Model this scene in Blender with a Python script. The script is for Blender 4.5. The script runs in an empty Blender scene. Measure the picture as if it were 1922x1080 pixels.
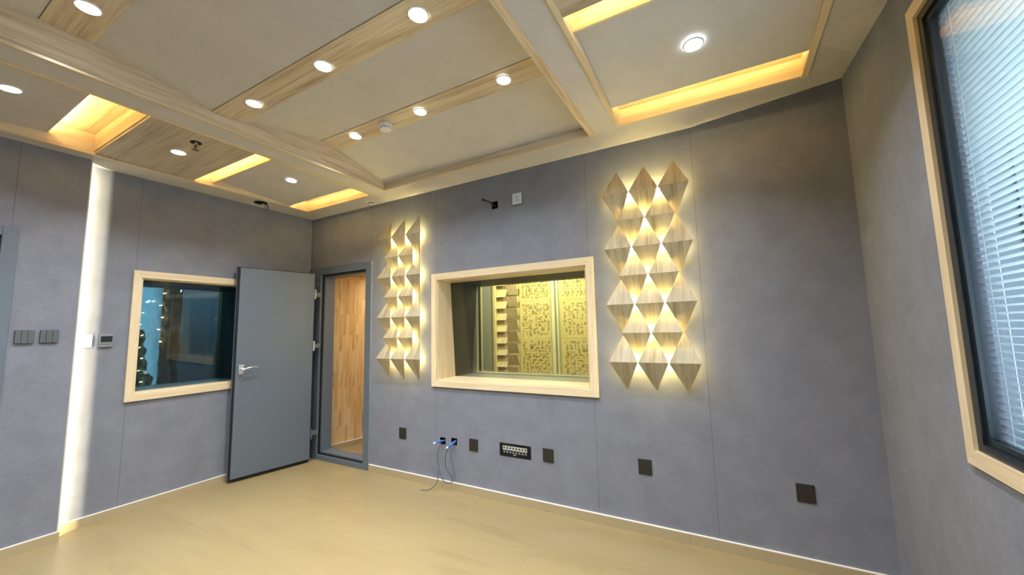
import bpy, bmesh, math, random
from mathutils import Vector, Matrix

# ------------------------------------------------------------------ camera, world, exposure
SC = bpy.context.scene
COL = SC.collection
SC.view_settings.view_transform = 'Standard'
SC.view_settings.look = 'None'
SC.view_settings.gamma = 1.0
SC.view_settings.use_curve_mapping = False
SC.view_settings.exposure = 0.15

cam_d = bpy.data.cameras.new('camera')
cam = bpy.data.objects.new('camera', cam_d)
COL.objects.link(cam)
SC.camera = cam
R = Vector((0.8744767, 0.48454011, -0.02261361))
U = Vector((0.07032542, -0.08051743, 0.99426922))
F = Vector((-0.47994253, 0.87105558, 0.1044861))
M = Matrix(((R.x, U.x, -F.x), (R.y, U.y, -F.y), (R.z, U.z, -F.z)))
cam.matrix_world = Matrix.Translation((4.38336958, -2.8867688, 1.42216261)) @ M.to_4x4()
cam_d.sensor_width = 36.0
cam_d.lens = 723.585 / 1922 * 36.0
cam_d.clip_start = 0.02
cam_d.clip_end = 100

W = bpy.data.worlds.new('sky')
SC.world = W
W.use_nodes = True
bg = W.node_tree.nodes['Background']
bg.inputs[0].default_value = (0.80, 0.90, 1.0, 1)
bg.inputs[1].default_value = 7.5

DOWN_W = 9.0        # watts of one ceiling downlight
LED_STR = 190.0      # emission of the warm LED tape behind the wall tiles
COVE_STR = 270.0     # emission of the warm LED tape in the ceiling slots

# ------------------------------------------------------------------ materials
def new_mat(name):
    m = bpy.data.materials.new(name); m.use_nodes = True
    return m, m.node_tree.nodes, m.node_tree.links, m.node_tree.nodes['Principled BSDF']

def plain(name, col, rough=0.5, metal=0.0, spec=None):
    m, n, l, b = new_mat(name)
    b.inputs['Base Color'].default_value = (*col, 1)
    b.inputs['Roughness'].default_value = rough
    b.inputs['Metallic'].default_value = metal
    if spec is not None: b.inputs['Specular IOR Level'].default_value = spec
    return m

def emit(name, col, s):
    m, n, l, b = new_mat(name)
    b.inputs['Base Color'].default_value = (*col, 1)
    b.inputs['Emission Color'].default_value = (*col, 1)
    b.inputs['Emission Strength'].default_value = s
    return m

def mathn(n, l, op, a, b=None, c=None):
    x = n.new('ShaderNodeMath'); x.operation = op
    for i, v in enumerate((a, b, c)):
        if v is None: continue
        if isinstance(v, (int, float)): x.inputs[i].default_value = v
        else: l.new(v, x.inputs[i])
    return x.outputs[0]

def mixc(n, l, fac, a, b):
    x = n.new('ShaderNodeMix'); x.data_type = 'RGBA'
    for s, v in ((x.inputs[0], fac), (x.inputs[6], a), (x.inputs[7], b)):
        if isinstance(v, (int, float)): s.default_value = v
        elif isinstance(v, tuple): s.default_value = (*v, 1)
        else: l.new(v, s)
    return x.outputs[2]

def fabric(name, c1, c2, axis=None, seams=(), fine=260, bump=0.12, rough=0.95):
    """wall covering: mottled felt with fine grain and thin panel joints at the given coordinates"""
    m, n, l, b = new_mat(name)
    tc = n.new('ShaderNodeTexCoord')
    n1 = n.new('ShaderNodeTexNoise'); n1.inputs['Scale'].default_value = 5.0; n1.inputs['Detail'].default_value = 9; n1.inputs['Roughness'].default_value = 0.72
    n2 = n.new('ShaderNodeTexNoise'); n2.inputs['Scale'].default_value = fine; n2.inputs['Detail'].default_value = 2
    l.new(tc.outputs['Object'], n1.inputs['Vector']); l.new(tc.outputs['Object'], n2.inputs['Vector'])
    r1 = n.new('ShaderNodeMapRange'); r1.inputs['From Min'].default_value = 0.36; r1.inputs['From Max'].default_value = 0.64
    l.new(n1.outputs['Fac'], r1.inputs['Value'])
    col = mixc(n, l, r1.outputs[0], c1, c2)
    r2 = n.new('ShaderNodeMapRange'); r2.inputs['From Min'].default_value = 0.3; r2.inputs['From Max'].default_value = 0.7
    r2.inputs['To Min'].default_value = 0.86; r2.inputs['To Max'].default_value = 1.12
    l.new(n2.outputs['Fac'], r2.inputs['Value'])
    hs = n.new('ShaderNodeHueSaturation'); l.new(col, hs.inputs['Color']); l.new(r2.outputs[0], hs.inputs['Value'])
    out = hs.outputs['Color']
    if seams:
        sx = n.new('ShaderNodeSeparateXYZ'); l.new(tc.outputs['Object'], sx.inputs[0])
        cc = sx.outputs['XYZ'.index(axis)]
        tot = None
        for s in seams:
            d = mathn(n, l, 'ABSOLUTE', mathn(n, l, 'SUBTRACT', cc, s))
            k = mathn(n, l, 'LESS_THAN', d, 0.0015)
            tot = k if tot is None else mathn(n, l, 'MAXIMUM', tot, k)
        out = mixc(n, l, tot, out, (c1[0] * .6, c1[1] * .6, c1[2] * .6))
    l.new(out, b.inputs['Base Color'])
    b.inputs['Roughness'].default_value = rough
    b.inputs['Specular IOR Level'].default_value = 0.2
    bp = n.new('ShaderNodeBump'); bp.inputs['Strength'].default_value = bump; bp.inputs['Distance'].default_value = 0.002
    l.new(n2.outputs['Fac'], bp.inputs['Height']); l.new(bp.outputs[0], b.inputs['Normal'])
    return m

def wood(name, axis, light, mid, dark, rough=0.35, scale=1.0, perobj=False, blotch=0.5, contrast=1.0, coat=0.0, also=None):
    """timber with long grain along one axis"""
    m, n, l, b = new_mat(name)
    tc = n.new('ShaderNodeTexCoord')
    vec = tc.outputs['Object']
    if perobj:
        oi = n.new('ShaderNodeObjectInfo')
        va = n.new('ShaderNodeVectorMath'); va.operation = 'MULTIPLY_ADD'
        l.new(oi.outputs['Random'], va.inputs[0]); va.inputs[1].default_value = (7.3, 5.1, 9.7); l.new(vec, va.inputs[2])
        vec = va.outputs[0]
    mp = n.new('ShaderNodeMapping')
    s = [26 * scale] * 3; s['XYZ'.index(axis)] = 1.6 * scale
    if also: s['XYZ'.index(also)] = 1.6 * scale
    mp.inputs['Scale'].default_value = s
    l.new(vec, mp.inputs['Vector'])
    n1 = n.new('ShaderNodeTexNoise'); n1.inputs['Scale'].default_value = 1.0; n1.inputs['Detail'].default_value = 5
    n1.inputs['Roughness'].default_value = 0.6; n1.inputs['Distortion'].default_value = 0.7
    l.new(mp.outputs[0], n1.inputs['Vector'])
    mp2 = n.new('ShaderNodeMapping'); s2 = [140 * scale] * 3; s2['XYZ'.index(axis)] = 4 * scale
    if also: s2['XYZ'.index(also)] = 4 * scale
    mp2.inputs['Scale'].default_value = s2; l.new(vec, mp2.inputs['Vector'])
    n2 = n.new('ShaderNodeTexNoise'); n2.inputs['Scale'].default_value = 1.0; n2.inputs['Detail'].default_value = 2
    l.new(mp2.outputs[0], n2.inputs['Vector'])
    mp3 = n.new('ShaderNodeMapping'); s3 = [9 * scale] * 3; s3['XYZ'.index(axis)] = 1.2 * scale
    if also: s3['XYZ'.index(also)] = 1.2 * scale
    mp3.inputs['Scale'].default_value = s3; l.new(vec, mp3.inputs['Vector'])
    n3 = n.new('ShaderNodeTexNoise'); n3.inputs['Scale'].default_value = 1.0; n3.inputs['Detail'].default_value = 1
    l.new(mp3.outputs[0], n3.inputs['Vector'])
    cr = n.new('ShaderNodeValToRGB')
    e = cr.color_ramp.elements
    e[0].position = 0.5 - 0.2 / contrast; e[0].color = (*dark, 1)
    e[1].position = 0.5 + 0.14 / contrast; e[1].color = (*light, 1)
    em = e.new(0.5 - 0.03); em.color = (*mid, 1)
    f = mathn(n, l, 'ADD', mathn(n, l, 'MULTIPLY', n1.outputs['Fac'], 0.62), mathn(n, l, 'MULTIPLY', n2.outputs['Fac'], 0.38))
    l.new(f, cr.inputs[0])
    r3 = n.new('ShaderNodeMapRange'); r3.inputs['From Min'].default_value = 0.4; r3.inputs['From Max'].default_value = 0.7
    r3.inputs['To Max'].default_value = blotch
    l.new(n3.outputs['Fac'], r3.inputs['Value'])
    col = mixc(n, l, r3.outputs[0], cr.outputs[0], mid)
    l.new(col, b.inputs['Base Color'])
    b.inputs['Roughness'].default_value = rough
    b.inputs['Specular IOR Level'].default_value = 0.4
    if coat: b.inputs['Coat Weight'].default_value = coat; b.inputs['Coat Roughness'].default_value = 0.12
    bp = n.new('ShaderNodeBump'); bp.inputs['Strength'].default_value = 0.08; bp.inputs['Distance'].default_value = 0.002
    l.new(f, bp.inputs['Height']); l.new(bp.outputs[0], b.inputs['Normal'])
    return m

def boards(name, vec_axes, c1, c2, grout, bw, bh, gap, grain_axis, rough=0.35, offs=0.5, grain_dark=(0.3, 0.17, 0.06), gfac=0.5, cross=30.0, along=1.8):
    """boards laid as rows: vec_axes = (axis along the board, axis across it)"""
    m, n, l, b = new_mat(name)
    tc = n.new('ShaderNodeTexCoord'); sx = n.new('ShaderNodeSeparateXYZ'); cx = n.new('ShaderNodeCombineXYZ')
    l.new(tc.outputs['Object'], sx.inputs[0])
    l.new(sx.outputs['XYZ'.index(vec_axes[0])], cx.inputs[0]); l.new(sx.outputs['XYZ'.index(vec_axes[1])], cx.inputs[1])
    bt = n.new('ShaderNodeTexBrick'); bt.offset = offs; bt.offset_frequency = 2
    bt.inputs['Scale'].default_value = 1.0; bt.inputs['Brick Width'].default_value = bw; bt.inputs['Row Height'].default_value = bh
    bt.inputs['Mortar Size'].default_value = gap; bt.inputs['Mortar Smooth'].default_value = 0.1
    bt.inputs['Color1'].default_value = (*c1, 1); bt.inputs['Color2'].default_value = (*c2, 1); bt.inputs['Mortar'].default_value = (*grout, 1)
    l.new(cx.outputs[0], bt.inputs['Vector'])
    bt2 = n.new('ShaderNodeTexBrick'); bt2.offset = offs; bt2.offset_frequency = 2
    bt2.inputs['Scale'].default_value = 1.0; bt2.inputs['Brick Width'].default_value = bw; bt2.inputs['Row Height'].default_value = bh
    bt2.inputs['Mortar Size'].default_value = 0
    bt2.inputs['Color1'].default_value = (0, 0, 0, 1); bt2.inputs['Color2'].default_value = (1, 1, 1, 1)
    l.new(cx.outputs[0], bt2.inputs['Vector'])
    off = n.new('ShaderNodeVectorMath'); off.operation = 'MULTIPLY_ADD'
    l.new(bt2.outputs['Color'], off.inputs[0]); off.inputs[1].default_value = (13, 17, 11); l.new(tc.outputs['Object'], off.inputs[2])
    mp = n.new('ShaderNodeMapping'); s = [cross] * 3; s['XYZ'.index(grain_axis)] = along
    mp.inputs['Scale'].default_value = s; l.new(off.outputs[0], mp.inputs['Vector'])
    n1 = n.new('ShaderNodeTexNoise'); n1.inputs['Scale'].default_value = 1; n1.inputs['Detail'].default_value = 5; n1.inputs['Distortion'].default_value = 0.8
    l.new(mp.outputs[0], n1.inputs['Vector'])
    mr = n.new('ShaderNodeMapRange'); mr.inputs['From Min'].default_value = 0.52; mr.inputs['From Max'].default_value = 0.8
    mr.inputs['To Max'].default_value = gfac
    l.new(n1.outputs['Fac'], mr.inputs['Value'])
    col = mixc(n, l, mr.outputs[0], bt.outputs['Color'], grain_dark)
    l.new(col, b.inputs['Base Color'])
    b.inputs['Roughness'].default_value = rough
    return m

def pane_glass(name, tint, refl=1.0):
    m = bpy.data.materials.new(name); m.use_nodes = True
    n = m.node_tree.nodes; l = m.node_tree.links
    n.remove(n['Principled BSDF'])
    t = n.new('ShaderNodeBsdfTransparent'); t.inputs[0].default_value = (*tint, 1)
    g = n.new('ShaderNodeBsdfGlossy'); g.inputs['Roughness'].default_value = 0.0
    ge = n.new('ShaderNodeNewGeometry'); dt = n.new('ShaderNodeVectorMath'); dt.operation = 'DOT_PRODUCT'
    l.new(ge.outputs['Normal'], dt.inputs[0]); l.new(ge.outputs['Incoming'], dt.inputs[1])
    ca = mathn(n, l, 'ABSOLUTE', dt.outputs['Value'])
    f5 = mathn(n, l, 'POWER', mathn(n, l, 'SUBTRACT', 1.0, ca), 5.0)      # Schlick reflectance of one glass face
    f = mathn(n, l, 'MULTIPLY', mathn(n, l, 'MULTIPLY_ADD', f5, 0.96, 0.04), refl)
    mx = n.new('ShaderNodeMixShader'); l.new(f, mx.inputs[0]); l.new(t.outputs[0], mx.inputs[1]); l.new(g.outputs[0], mx.inputs[2])
    l.new(mx.outputs[0], n['Material Output'].inputs[0])
    return m

GREY1, GREY2 = (0.178, 0.188, 0.226), (0.214, 0.226, 0.268)
M_wall_b = fabric('grey_felt_back', GREY1, GREY2, 'X', (1.045, 1.955, 3.478, 4.25))
M_wall_l = fabric('grey_felt_left', GREY1, GREY2, 'Y', (-1.585, -2.28))
M_wall_r = fabric('grey_felt_right', GREY1, GREY2)
M_ceil = fabric('taupe_ceiling_fabric', (0.56, 0.54, 0.53), (0.61, 0.585, 0.57), fine=320, bump=0.06)
PL, PM, PD = (0.76, 0.64, 0.47), (0.64, 0.50, 0.33), (0.46, 0.32, 0.19)
M_wx = wood('pine_along_x', 'X', (0.70, 0.61, 0.47), (0.59, 0.48, 0.34), (0.38, 0.28, 0.18), contrast=1.4, blotch=0.25, scale=0.8)
M_wy = wood('pine_along_y', 'Y', PL, PM, PD, rough=0.5, contrast=1.3, blotch=0.3)
M_wz = wood('pine_along_z', 'Z', PL, PM, PD)
M_trim_x = wood('pale_trim_x', 'X', (0.80, 0.68, 0.47), (0.70, 0.56, 0.36), (0.56, 0.42, 0.25), rough=0.32, contrast=0.8)
M_trim_y = wood('pale_trim_y', 'Y', (0.80, 0.68, 0.47), (0.70, 0.56, 0.36), (0.56, 0.42, 0.25), rough=0.32, contrast=0.8)
M_trim_z = wood('pale_trim_z', 'Z', (0.80, 0.68, 0.47), (0.70, 0.56, 0.36), (0.56, 0.42, 0.25), rough=0.32, contrast=0.8)
M_tile = wood('tile_ash', 'Z', (0.51, 0.44, 0.30), (0.40, 0.33, 0.20), (0.20, 0.14, 0.07), rough=0.45, scale=1.0, perobj=True, contrast=1.1, blotch=0.3, also='Y')
M_panelwood = wood('ceiling_plank_panel', 'X', (0.60, 0.52, 0.40), (0.50, 0.42, 0.31), (0.27, 0.21, 0.14), rough=0.45, scale=0.55, contrast=1.25, blotch=0.25)
M_slot = wood('slot_lining_x', 'X', (0.78, 0.66, 0.44), (0.70, 0.56, 0.34), (0.50, 0.36, 0.20), rough=0.5, contrast=1.4, blotch=0.2)
M_sloty = wood('slot_lining_y', 'Y', (0.80, 0.68, 0.47), (0.70, 0.56, 0.36), (0.56, 0.42, 0.25), rough=0.45)
M_floor = boards('oak_laminate', 'XY', (0.290, 0.222, 0.108), (0.276, 0.209, 0.100), (0.26, 0.19, 0.095), 1.22, 0.1955, 0.0008, 'X', rough=0.36, offs=0.37, grain_dark=(0.18, 0.125, 0.055), gfac=0.45, cross=7.0, along=1.3)
M_base = boards('skirting_oak', 'XZ', (0.40, 0.32, 0.19), (0.38, 0.30, 0.18), (0.2, 0.15, 0.1), 2.04, 5.0, 0.001, 'X', rough=0.4, offs=0, gfac=0.2)
M_base_y = plain('skirting_oak_side', (0.40, 0.32, 0.19), 0.4)
M_top_highlight = plain('skirting_top_highlight', (0.86, 0.80, 0.70), 0.35)  # whitish colour paints the light caught along the skirting's top edge
M_corr = boards('finger_jointed_pine', 'ZY', (0.74, 0.55, 0.30), (0.60, 0.40, 0.18), (0.50, 0.32, 0.14), 0.46, 0.042, 0.0002, 'Z', rough=0.3, offs=0.43, grain_dark=(0.26, 0.13, 0.04), gfac=1.0, cross=34.0, along=2.2)
M_door = plain('slate_door_paint', (0.108, 0.134, 0.170), 0.42)
M_frame = plain('slate_frame_paint', (0.108, 0.134, 0.165), 0.38)
M_rubber = plain('black_rubber', (0.006, 0.006, 0.007), 0.5)
M_steel = plain('brushed_steel', (0.72, 0.73, 0.74), 0.28, 1.0)
M_white = plain('white_plastic', (0.78, 0.78, 0.76), 0.4)
M_black = plain('black_plastic', (0.005, 0.005, 0.006), 0.55, 0.0, 0.25)
M_bronze = plain('dark_bronze_plate', (0.026, 0.024, 0.018), 0.5, 0.0, 0.3)
M_greyplate = plain('graphite_plate', (0.075, 0.082, 0.085), 0.35)
M_darkin = plain('dark_window_lining', (0.022, 0.023, 0.020), 0.55)
M_alu = plain('dark_aluminium_frame', (0.018, 0.026, 0.034), 0.28, 0.3)
M_sill = plain('grey_window_bead', (0.16, 0.19, 0.18), 0.35)
M_glass = pane_glass('clear_pane', (0.97, 0.98, 0.96), 1.0)
M_glass_t = pane_glass('bluish_pane', (0.80, 0.92, 0.96), 1.2)
M_glass_r = pane_glass('outer_window_pane', (0.88, 0.94, 0.97), 1.6)
M_cable = plain('blue_black_cable', (0.03, 0.05, 0.11), 0.45)
M_cable2 = plain('grey_cable', (0.10, 0.12, 0.14), 0.5)
M_blue = plain('blue_connector', (0.05, 0.15, 0.48), 0.35)
M_cyan = plain('pale_blue_tip', (0.55, 0.78, 0.95), 0.3)
M_cream = plain('cream_wall_board', (0.62, 0.60, 0.36), 0.6)
M_perf = fabric('perforated_board', (0.56, 0.50, 0.22), (0.62, 0.56, 0.27), fine=120, bump=0.02, rough=0.3)
M_slat = plain('white_slat', (0.86, 0.90, 0.92), 0.35)
n_ = M_slat.node_tree.nodes; l_ = M_slat.node_tree.links
tr = n_.new('ShaderNodeBsdfTranslucent'); tr.inputs[0].default_value = (0.86, 0.92, 0.92, 1)
ms = n_.new('ShaderNodeMixShader'); ms.inputs[0].default_value = 0.5
l_.new(n_['Principled BSDF'].outputs[0], ms.inputs[1]); l_.new(tr.outputs[0], ms.inputs[2]); l_.new(ms.outputs[0], n_['Material Output'].inputs[0])
M_facade = boards('cream_tiled_facade', 'YZ', (0.80, 0.78, 0.62), (0.74, 0.73, 0.58), (0.35, 0.37, 0.36), 0.9, 0.45, 0.03, 'Y', rough=0.6, offs=0.0, gfac=0.0)
M_led = emit('warm_led_tape', (1.0, 0.79, 0.30), LED_STR)
M_cove = emit('amber_led_tape', (1.0, 0.70, 0.26), COVE_STR)
M_lens = emit('cool_white_lens', (0.93, 0.97, 1.0), 14.0)
M_lens_w = emit('warm_lens', (1.0, 0.85, 0.5), 12.0)

# ------------------------------------------------------------------ mesh helpers
def link(name, bm, mat, parent=None, smooth=False):
    me = bpy.data.meshes.new(name)
    bmesh.ops.recalc_face_normals(bm, faces=bm.faces)
    bm.to_mesh(me); bm.free()
    if smooth:
        for p in me.polygons: p.use_smooth = True
    me.materials.append(mat)
    o = bpy.data.objects.new(name, me)
    COL.objects.link(o)
    if parent is not None: o.parent = parent
    return o

def tag(o, label=None, cat=None, group=None, kind=None):
    if label: o['label'] = label
    if cat: o['category'] = cat
    if group: o['group'] = group
    if kind: o['kind'] = kind
    return o

def empty(name, loc=(0, 0, 0), label=None, cat=None, group=None, kind=None):
    o = bpy.data.objects.new(name, None); COL.objects.link(o)
    o.location = loc; o.empty_display_size = 0.05
    return tag(o, label, cat, group, kind)

def box(bm, x0, x1, y0, y1, z0, z1, bev=0.0):
    v = [bm.verts.new((x, y, z)) for x in (x0, x1) for y in (y0, y1) for z in (z0, z1)]
    fs = [(0, 1, 3, 2), (4, 6, 7, 5), (0, 4, 5, 1), (2, 3, 7, 6), (0, 2, 6, 4), (1, 5, 7, 3)]
    faces = [bm.faces.new([v[i] for i in f]) for f in fs]
    if bev > 0:
        es = list({e for f in faces for e in f.edges})
        bmesh.ops.bevel(bm, geom=es, offset=bev, segments=2, affect='EDGES', profile=0.5)

def bx(name, mat, parent, *a, bev=0.0):
    bm = bmesh.new(); box(bm, *a, bev=bev); return link(name, bm, mat, parent)

def prism(bm, pts, n, t):
    """polygon pts (Vectors) thickened by t along n"""
    a = [bm.verts.new(p) for p in pts]; b = [bm.verts.new(Vector(p) + Vector(n) * t) for p in pts]
    bm.faces.new(a); bm.faces.new(b[::-1])
    k = len(pts)
    for i in range(k): bm.faces.new((a[i], b[i], b[(i + 1) % k], a[(i + 1) % k]))

def cyl(bm, c, axis, r, h, seg=32, r2=None):
    """cylinder from c along axis by h"""
    axis = Vector(axis).normalized()
    u = axis.orthogonal().normalized(); w = axis.cross(u)
    r2 = r if r2 is None else r2
    c = Vector(c); A = []; B = []
    for i in range(seg):
        t = 2 * math.pi * i / seg; d = u * math.cos(t) + w * math.sin(t)
        A.append(bm.verts.new(c + d * r)); B.append(bm.verts.new(c + axis * h + d * r2))
    bm.faces.new(A[::-1]); bm.faces.new(B)
    for i in range(seg): bm.faces.new((A[i], A[(i + 1) % seg], B[(i + 1) % seg], B[i]))

def lathe(bm, c, axis, prof, seg=32):
    """prof = [(radius, distance along axis)...] closed loop for rings"""
    axis = Vector(axis).normalized(); u = axis.orthogonal().normalized(); w = axis.cross(u); c = Vector(c)
    rings = []
    for r, h in prof:
        rings.append([bm.verts.new(c + axis * h + (u * math.cos(2 * math.pi * i / seg) + w * math.sin(2 * math.pi * i / seg)) * r) for i in range(seg)])
    for k in range(len(rings)):
        a, b = rings[k], rings[(k + 1) % len(rings)]
        for i in range(seg): bm.faces.new((a[i], a[(i + 1) % seg], b[(i + 1) % seg], b[i]))

def tube(bm, pts, r, seg=8):
    pts = [Vector(p) for p in pts]
    # Catmull-Rom smoothing
    P = [pts[0]] + pts + [pts[-1]]; q = []
    for i in range(1, len(P) - 2):
        for s in range(6):
            t = s / 6
            q.append(0.5 * ((2 * P[i]) + (-P[i - 1] + P[i + 1]) * t + (2 * P[i - 1] - 5 * P[i] + 4 * P[i + 1] - P[i + 2]) * t * t + (-P[i - 1] + 3 * P[i] - 3 * P[i + 1] + P[i + 2]) * t ** 3))
    q.append(pts[-1]); rings = []
    for i, p in enumerate(q):
        d = (q[min(i + 1, len(q) - 1)] - q[max(i - 1, 0)]).normalized()
        ref = Vector((0.3, 1, 0.2)).normalized()
        u = (ref - d * ref.dot(d)).normalized(); w = d.cross(u)
        rings.append([bm.verts.new(p + (u * math.cos(2 * math.pi * k / seg) + w * math.sin(2 * math.pi * k / seg)) * r) for k in range(seg)])
    for a, b in zip(rings, rings[1:]):
        for k in range(seg): bm.faces.new((a[k], a[(k + 1) % seg], b[(k + 1) % seg], b[k]))
    bm.faces.new(rings[0][::-1]); bm.faces.new(rings[-1])

def grid_wall(name, mat, plane, c0, c1, u0, u1, v0, v1, holes, kind='structure'):
    """slab wall with rectangular openings. plane 'x' or 'y' or 'z'; c0..c1 thickness; holes=(u0,u1,v0,v1)"""
    us = sorted({u0, u1, *[h[0] for h in holes], *[h[1] for h in holes]})
    vs = sorted({v0, v1, *[h[2] for h in holes], *[h[3] for h in holes]})
    us = [u for u in us if u0 <= u <= u1]; vs = [v for v in vs if v0 <= v <= v1]
    def P(c, u, v): return {'x': (c, u, v), 'y': (u, c, v), 'z': (u, v, c)}[plane]
    bm = bmesh.new(); vt = {}
    def V(c, i, j):
        k = (c, i, j)
        if k not in vt: vt[k] = bm.verts.new(P(c, us[i], vs[j]))
        return vt[k]
    def solid(i, j):
        if i < 0 or j < 0 or i >= len(us) - 1 or j >= len(vs) - 1: return False
        cu, cv = (us[i] + us[i + 1]) / 2, (vs[j] + vs[j + 1]) / 2
        return not any(h[0] < cu < h[1] and h[2] < cv < h[3] for h in holes)
    for i in range(len(us) - 1):
        for j in range(len(vs) - 1):
            if not solid(i, j): continue
            for c in (c0, c1): bm.faces.new((V(c, i, j), V(c, i + 1, j), V(c, i + 1, j + 1), V(c, i, j + 1)))
            for (di, dj, a, b) in ((-1, 0, (i, j), (i, j + 1)), (1, 0, (i + 1, j), (i + 1, j + 1)), (0, -1, (i, j), (i + 1, j)), (0, 1, (i, j + 1), (i + 1, j + 1))):
                if not solid(i + di, j + dj): bm.faces.new((V(c0, *a), V(c0, *b), V(c1, *b), V(c1, *a)))
    o = link(name, bm, mat)
    return tag(o, kind=kind)

XR, YF, H = 5.094, -4.75, 2.8
# ------------------------------------------------------------------ room shell
fl = bx('floor', M_floor, None, -0.9, 5.6, YF - 0.2, 1.9, -0.08, 0.0)
tag(fl, 'pale oak laminate floor of the studio room', 'floor', kind='structure')

CW = 0.12   # skin thickness of the inner wall
WIN_B = (1.97, 3.457, 0.947, 1.897)
DOOR_B = (0.0, 1.066, 0.0, 2.18)
wb = grid_wall('wall_back', M_wall_b, 'y', 0.0, CW, -0.15, XR + 0.2, 0.0, 3.15,
               [DOOR_B, WIN_B, (2.0, 2.065, 0.375, 0.437), (2.128, 2.196, 0.385, 0.445), (2.602, 2.668, 2.49, 2.56)])
tag(wb, 'grey felt-covered back wall with the window and doorway', 'wall')
WIN_L = (-1.545, -0.66, 0.945, 1.925)
wl = grid_wall('wall_left', M_wall_l, 'x', -CW, 0.0, -2.06, 0.0, 0.0, 3.15, [WIN_L])
tag(wl, 'grey felt-covered left wall with the window', 'wall')
DOOR_L = (-3.22, -2.25, 0.0, 2.185)
wlf = grid_wall('wall_left_front', M_wall_l, 'x', 0.106, 0.148, YF, -1.937, 0.0, 3.15, [DOOR_L])
tag(wlf, 'grey felt panel wall standing forward at the left with switches', 'wall')
bx('end_strip', plain('pale_edge_strip', (0.55, 0.50, 0.40), 0.4), wlf, 0.0855, 0.1495, -1.937, -1.930, 0.0, 2.8)
bx('wall_back_lining', M_wall_l, wlf, -0.12, 0.0, YF, -2.06, 0.0, 3.15)
WIN_R = (-2.62, -0.963, 0.978, 2.555)
wr = grid_wall('wall_right', M_wall_r, 'x', XR, XR + 0.07, YF, 0.0, 0.0, 3.15, [WIN_R])
tag(wr, 'grey felt-covered right wall with the big window', 'wall')
wf = bx('wall_front', M_wall_r, None, -0.15, XR + 0.2, YF - 0.12, YF, 0.0, 3.15)
tag(wf, 'grey wall behind the viewer', 'wall', kind='structure')

# skirting
def skirt(name, u0, u1, axis, c, s, cap=True):
    """axis 'x': runs along x at y=c, protruding s*0.014 ; axis 'y' likewise"""
    t = 0.014 * s
    m = M_base if axis == 'x' else M_base_y
    if axis == 'x': a = (u0, u1, min(c, c + t), max(c, c + t)); 
    else: a = (min(c, c + t), max(c, c + t), u0, u1)
    o = bx(name, m, None, *a, 0.0, 0.062)
    tag(o, kind='structure')
    bx('skirting_top_highlight', M_top_highlight, o, *a, 0.062, 0.0665)  # thin strip carrying the painted top highlight
    return o
tag(skirt('baseboard_back', 1.075, XR - 0.0005, 'x', 0, -1), 'pale oak skirting along the back wall', 'skirting')
tag(skirt('baseboard_left', -1.93, -0.02, 'y', 0, 1), 'pale oak skirting under the left window', 'skirting')
o = skirt('baseboard_left_front', -2.25, -1.925, 'y', 0.148, 1)
tag(o, 'short oak skirting at the foot of the forward left wall', 'skirting')
bx('end_cap', M_base_y, o, 0.10, 0.148, -1.937, -1.925, 0.0, 0.066)
tag(skirt('baseboard_right', YF, -0.015, 'y', XR, -1), 'pale oak skirting along the right wall', 'skirting')

# ------------------------------------------------------------------ ceiling
ce = empty('ceiling', (0, 0, 0), 'taupe coffered ceiling with timber lined recesses', 'ceiling', kind='structure')
CX0, CX1, CY0, CY1 = 1.52, 3.65, -4.5, -0.25      # centre recess
LX0, LX1 = 0.28, 1.34                              # left bay
RX0, RX1 = 3.825, 4.87                             # right bay
LY1, RY1 = -0.24, -0.29
HX, HY = 0.165, -0.69
xs = [-0.1, 0.0, LX0, LX1, CX0, CX1, RX0, 4.25, RX1, XR, XR + 0.15]
ys = [YF - 0.1, CY0, -0.80, -0.715, -0.58, RY1, CY1, LY1, 0.0, 0.1]
def zc(x, y):
    z = H
    x_ = min(x, XR); y_ = min(y, 0.0)
    if x_ > 4.25 and y_ > -0.715:
        a = (x_ - 4.25) / (XR - 4.25); b = (y_ + 0.715) / 0.715
        if x_ >= XR - 1e-4: z += 0.078 * b
        elif y_ >= -1e-4: z += 0.078 * a
        elif x_ > RX1 - 1e-3 and y_ > RY1: z += 0.02
    return z
bm = bmesh.new(); vt = {}
def CV(i, j):
    if (i, j) not in vt: vt[(i, j)] = bm.verts.new((xs[i], ys[j], zc(xs[i], ys[j])))
    return vt[(i, j)]
for i in range(len(xs) - 1):
    for j in range(len(ys) - 1):
        cx_, cy_ = (xs[i] + xs[i + 1]) / 2, (ys[j] + ys[j + 1]) / 2
        if CX0 < cx_ < CX1 and CY0 < cy_ < CY1: continue
        if LX0 < cx_ < LX1 and CY0 < cy_ < LY1: continue
        if RX0 < cx_ < RX1 and CY0 < cy_ < RY1: continue
        if 0.0 < cx_ < LX0 and -0.80 < cy_ < -0.58:
            continue
        bm.faces.new((CV(i, j), CV(i + 1, j), CV(i + 1, j + 1), CV(i, j + 1)))
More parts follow.
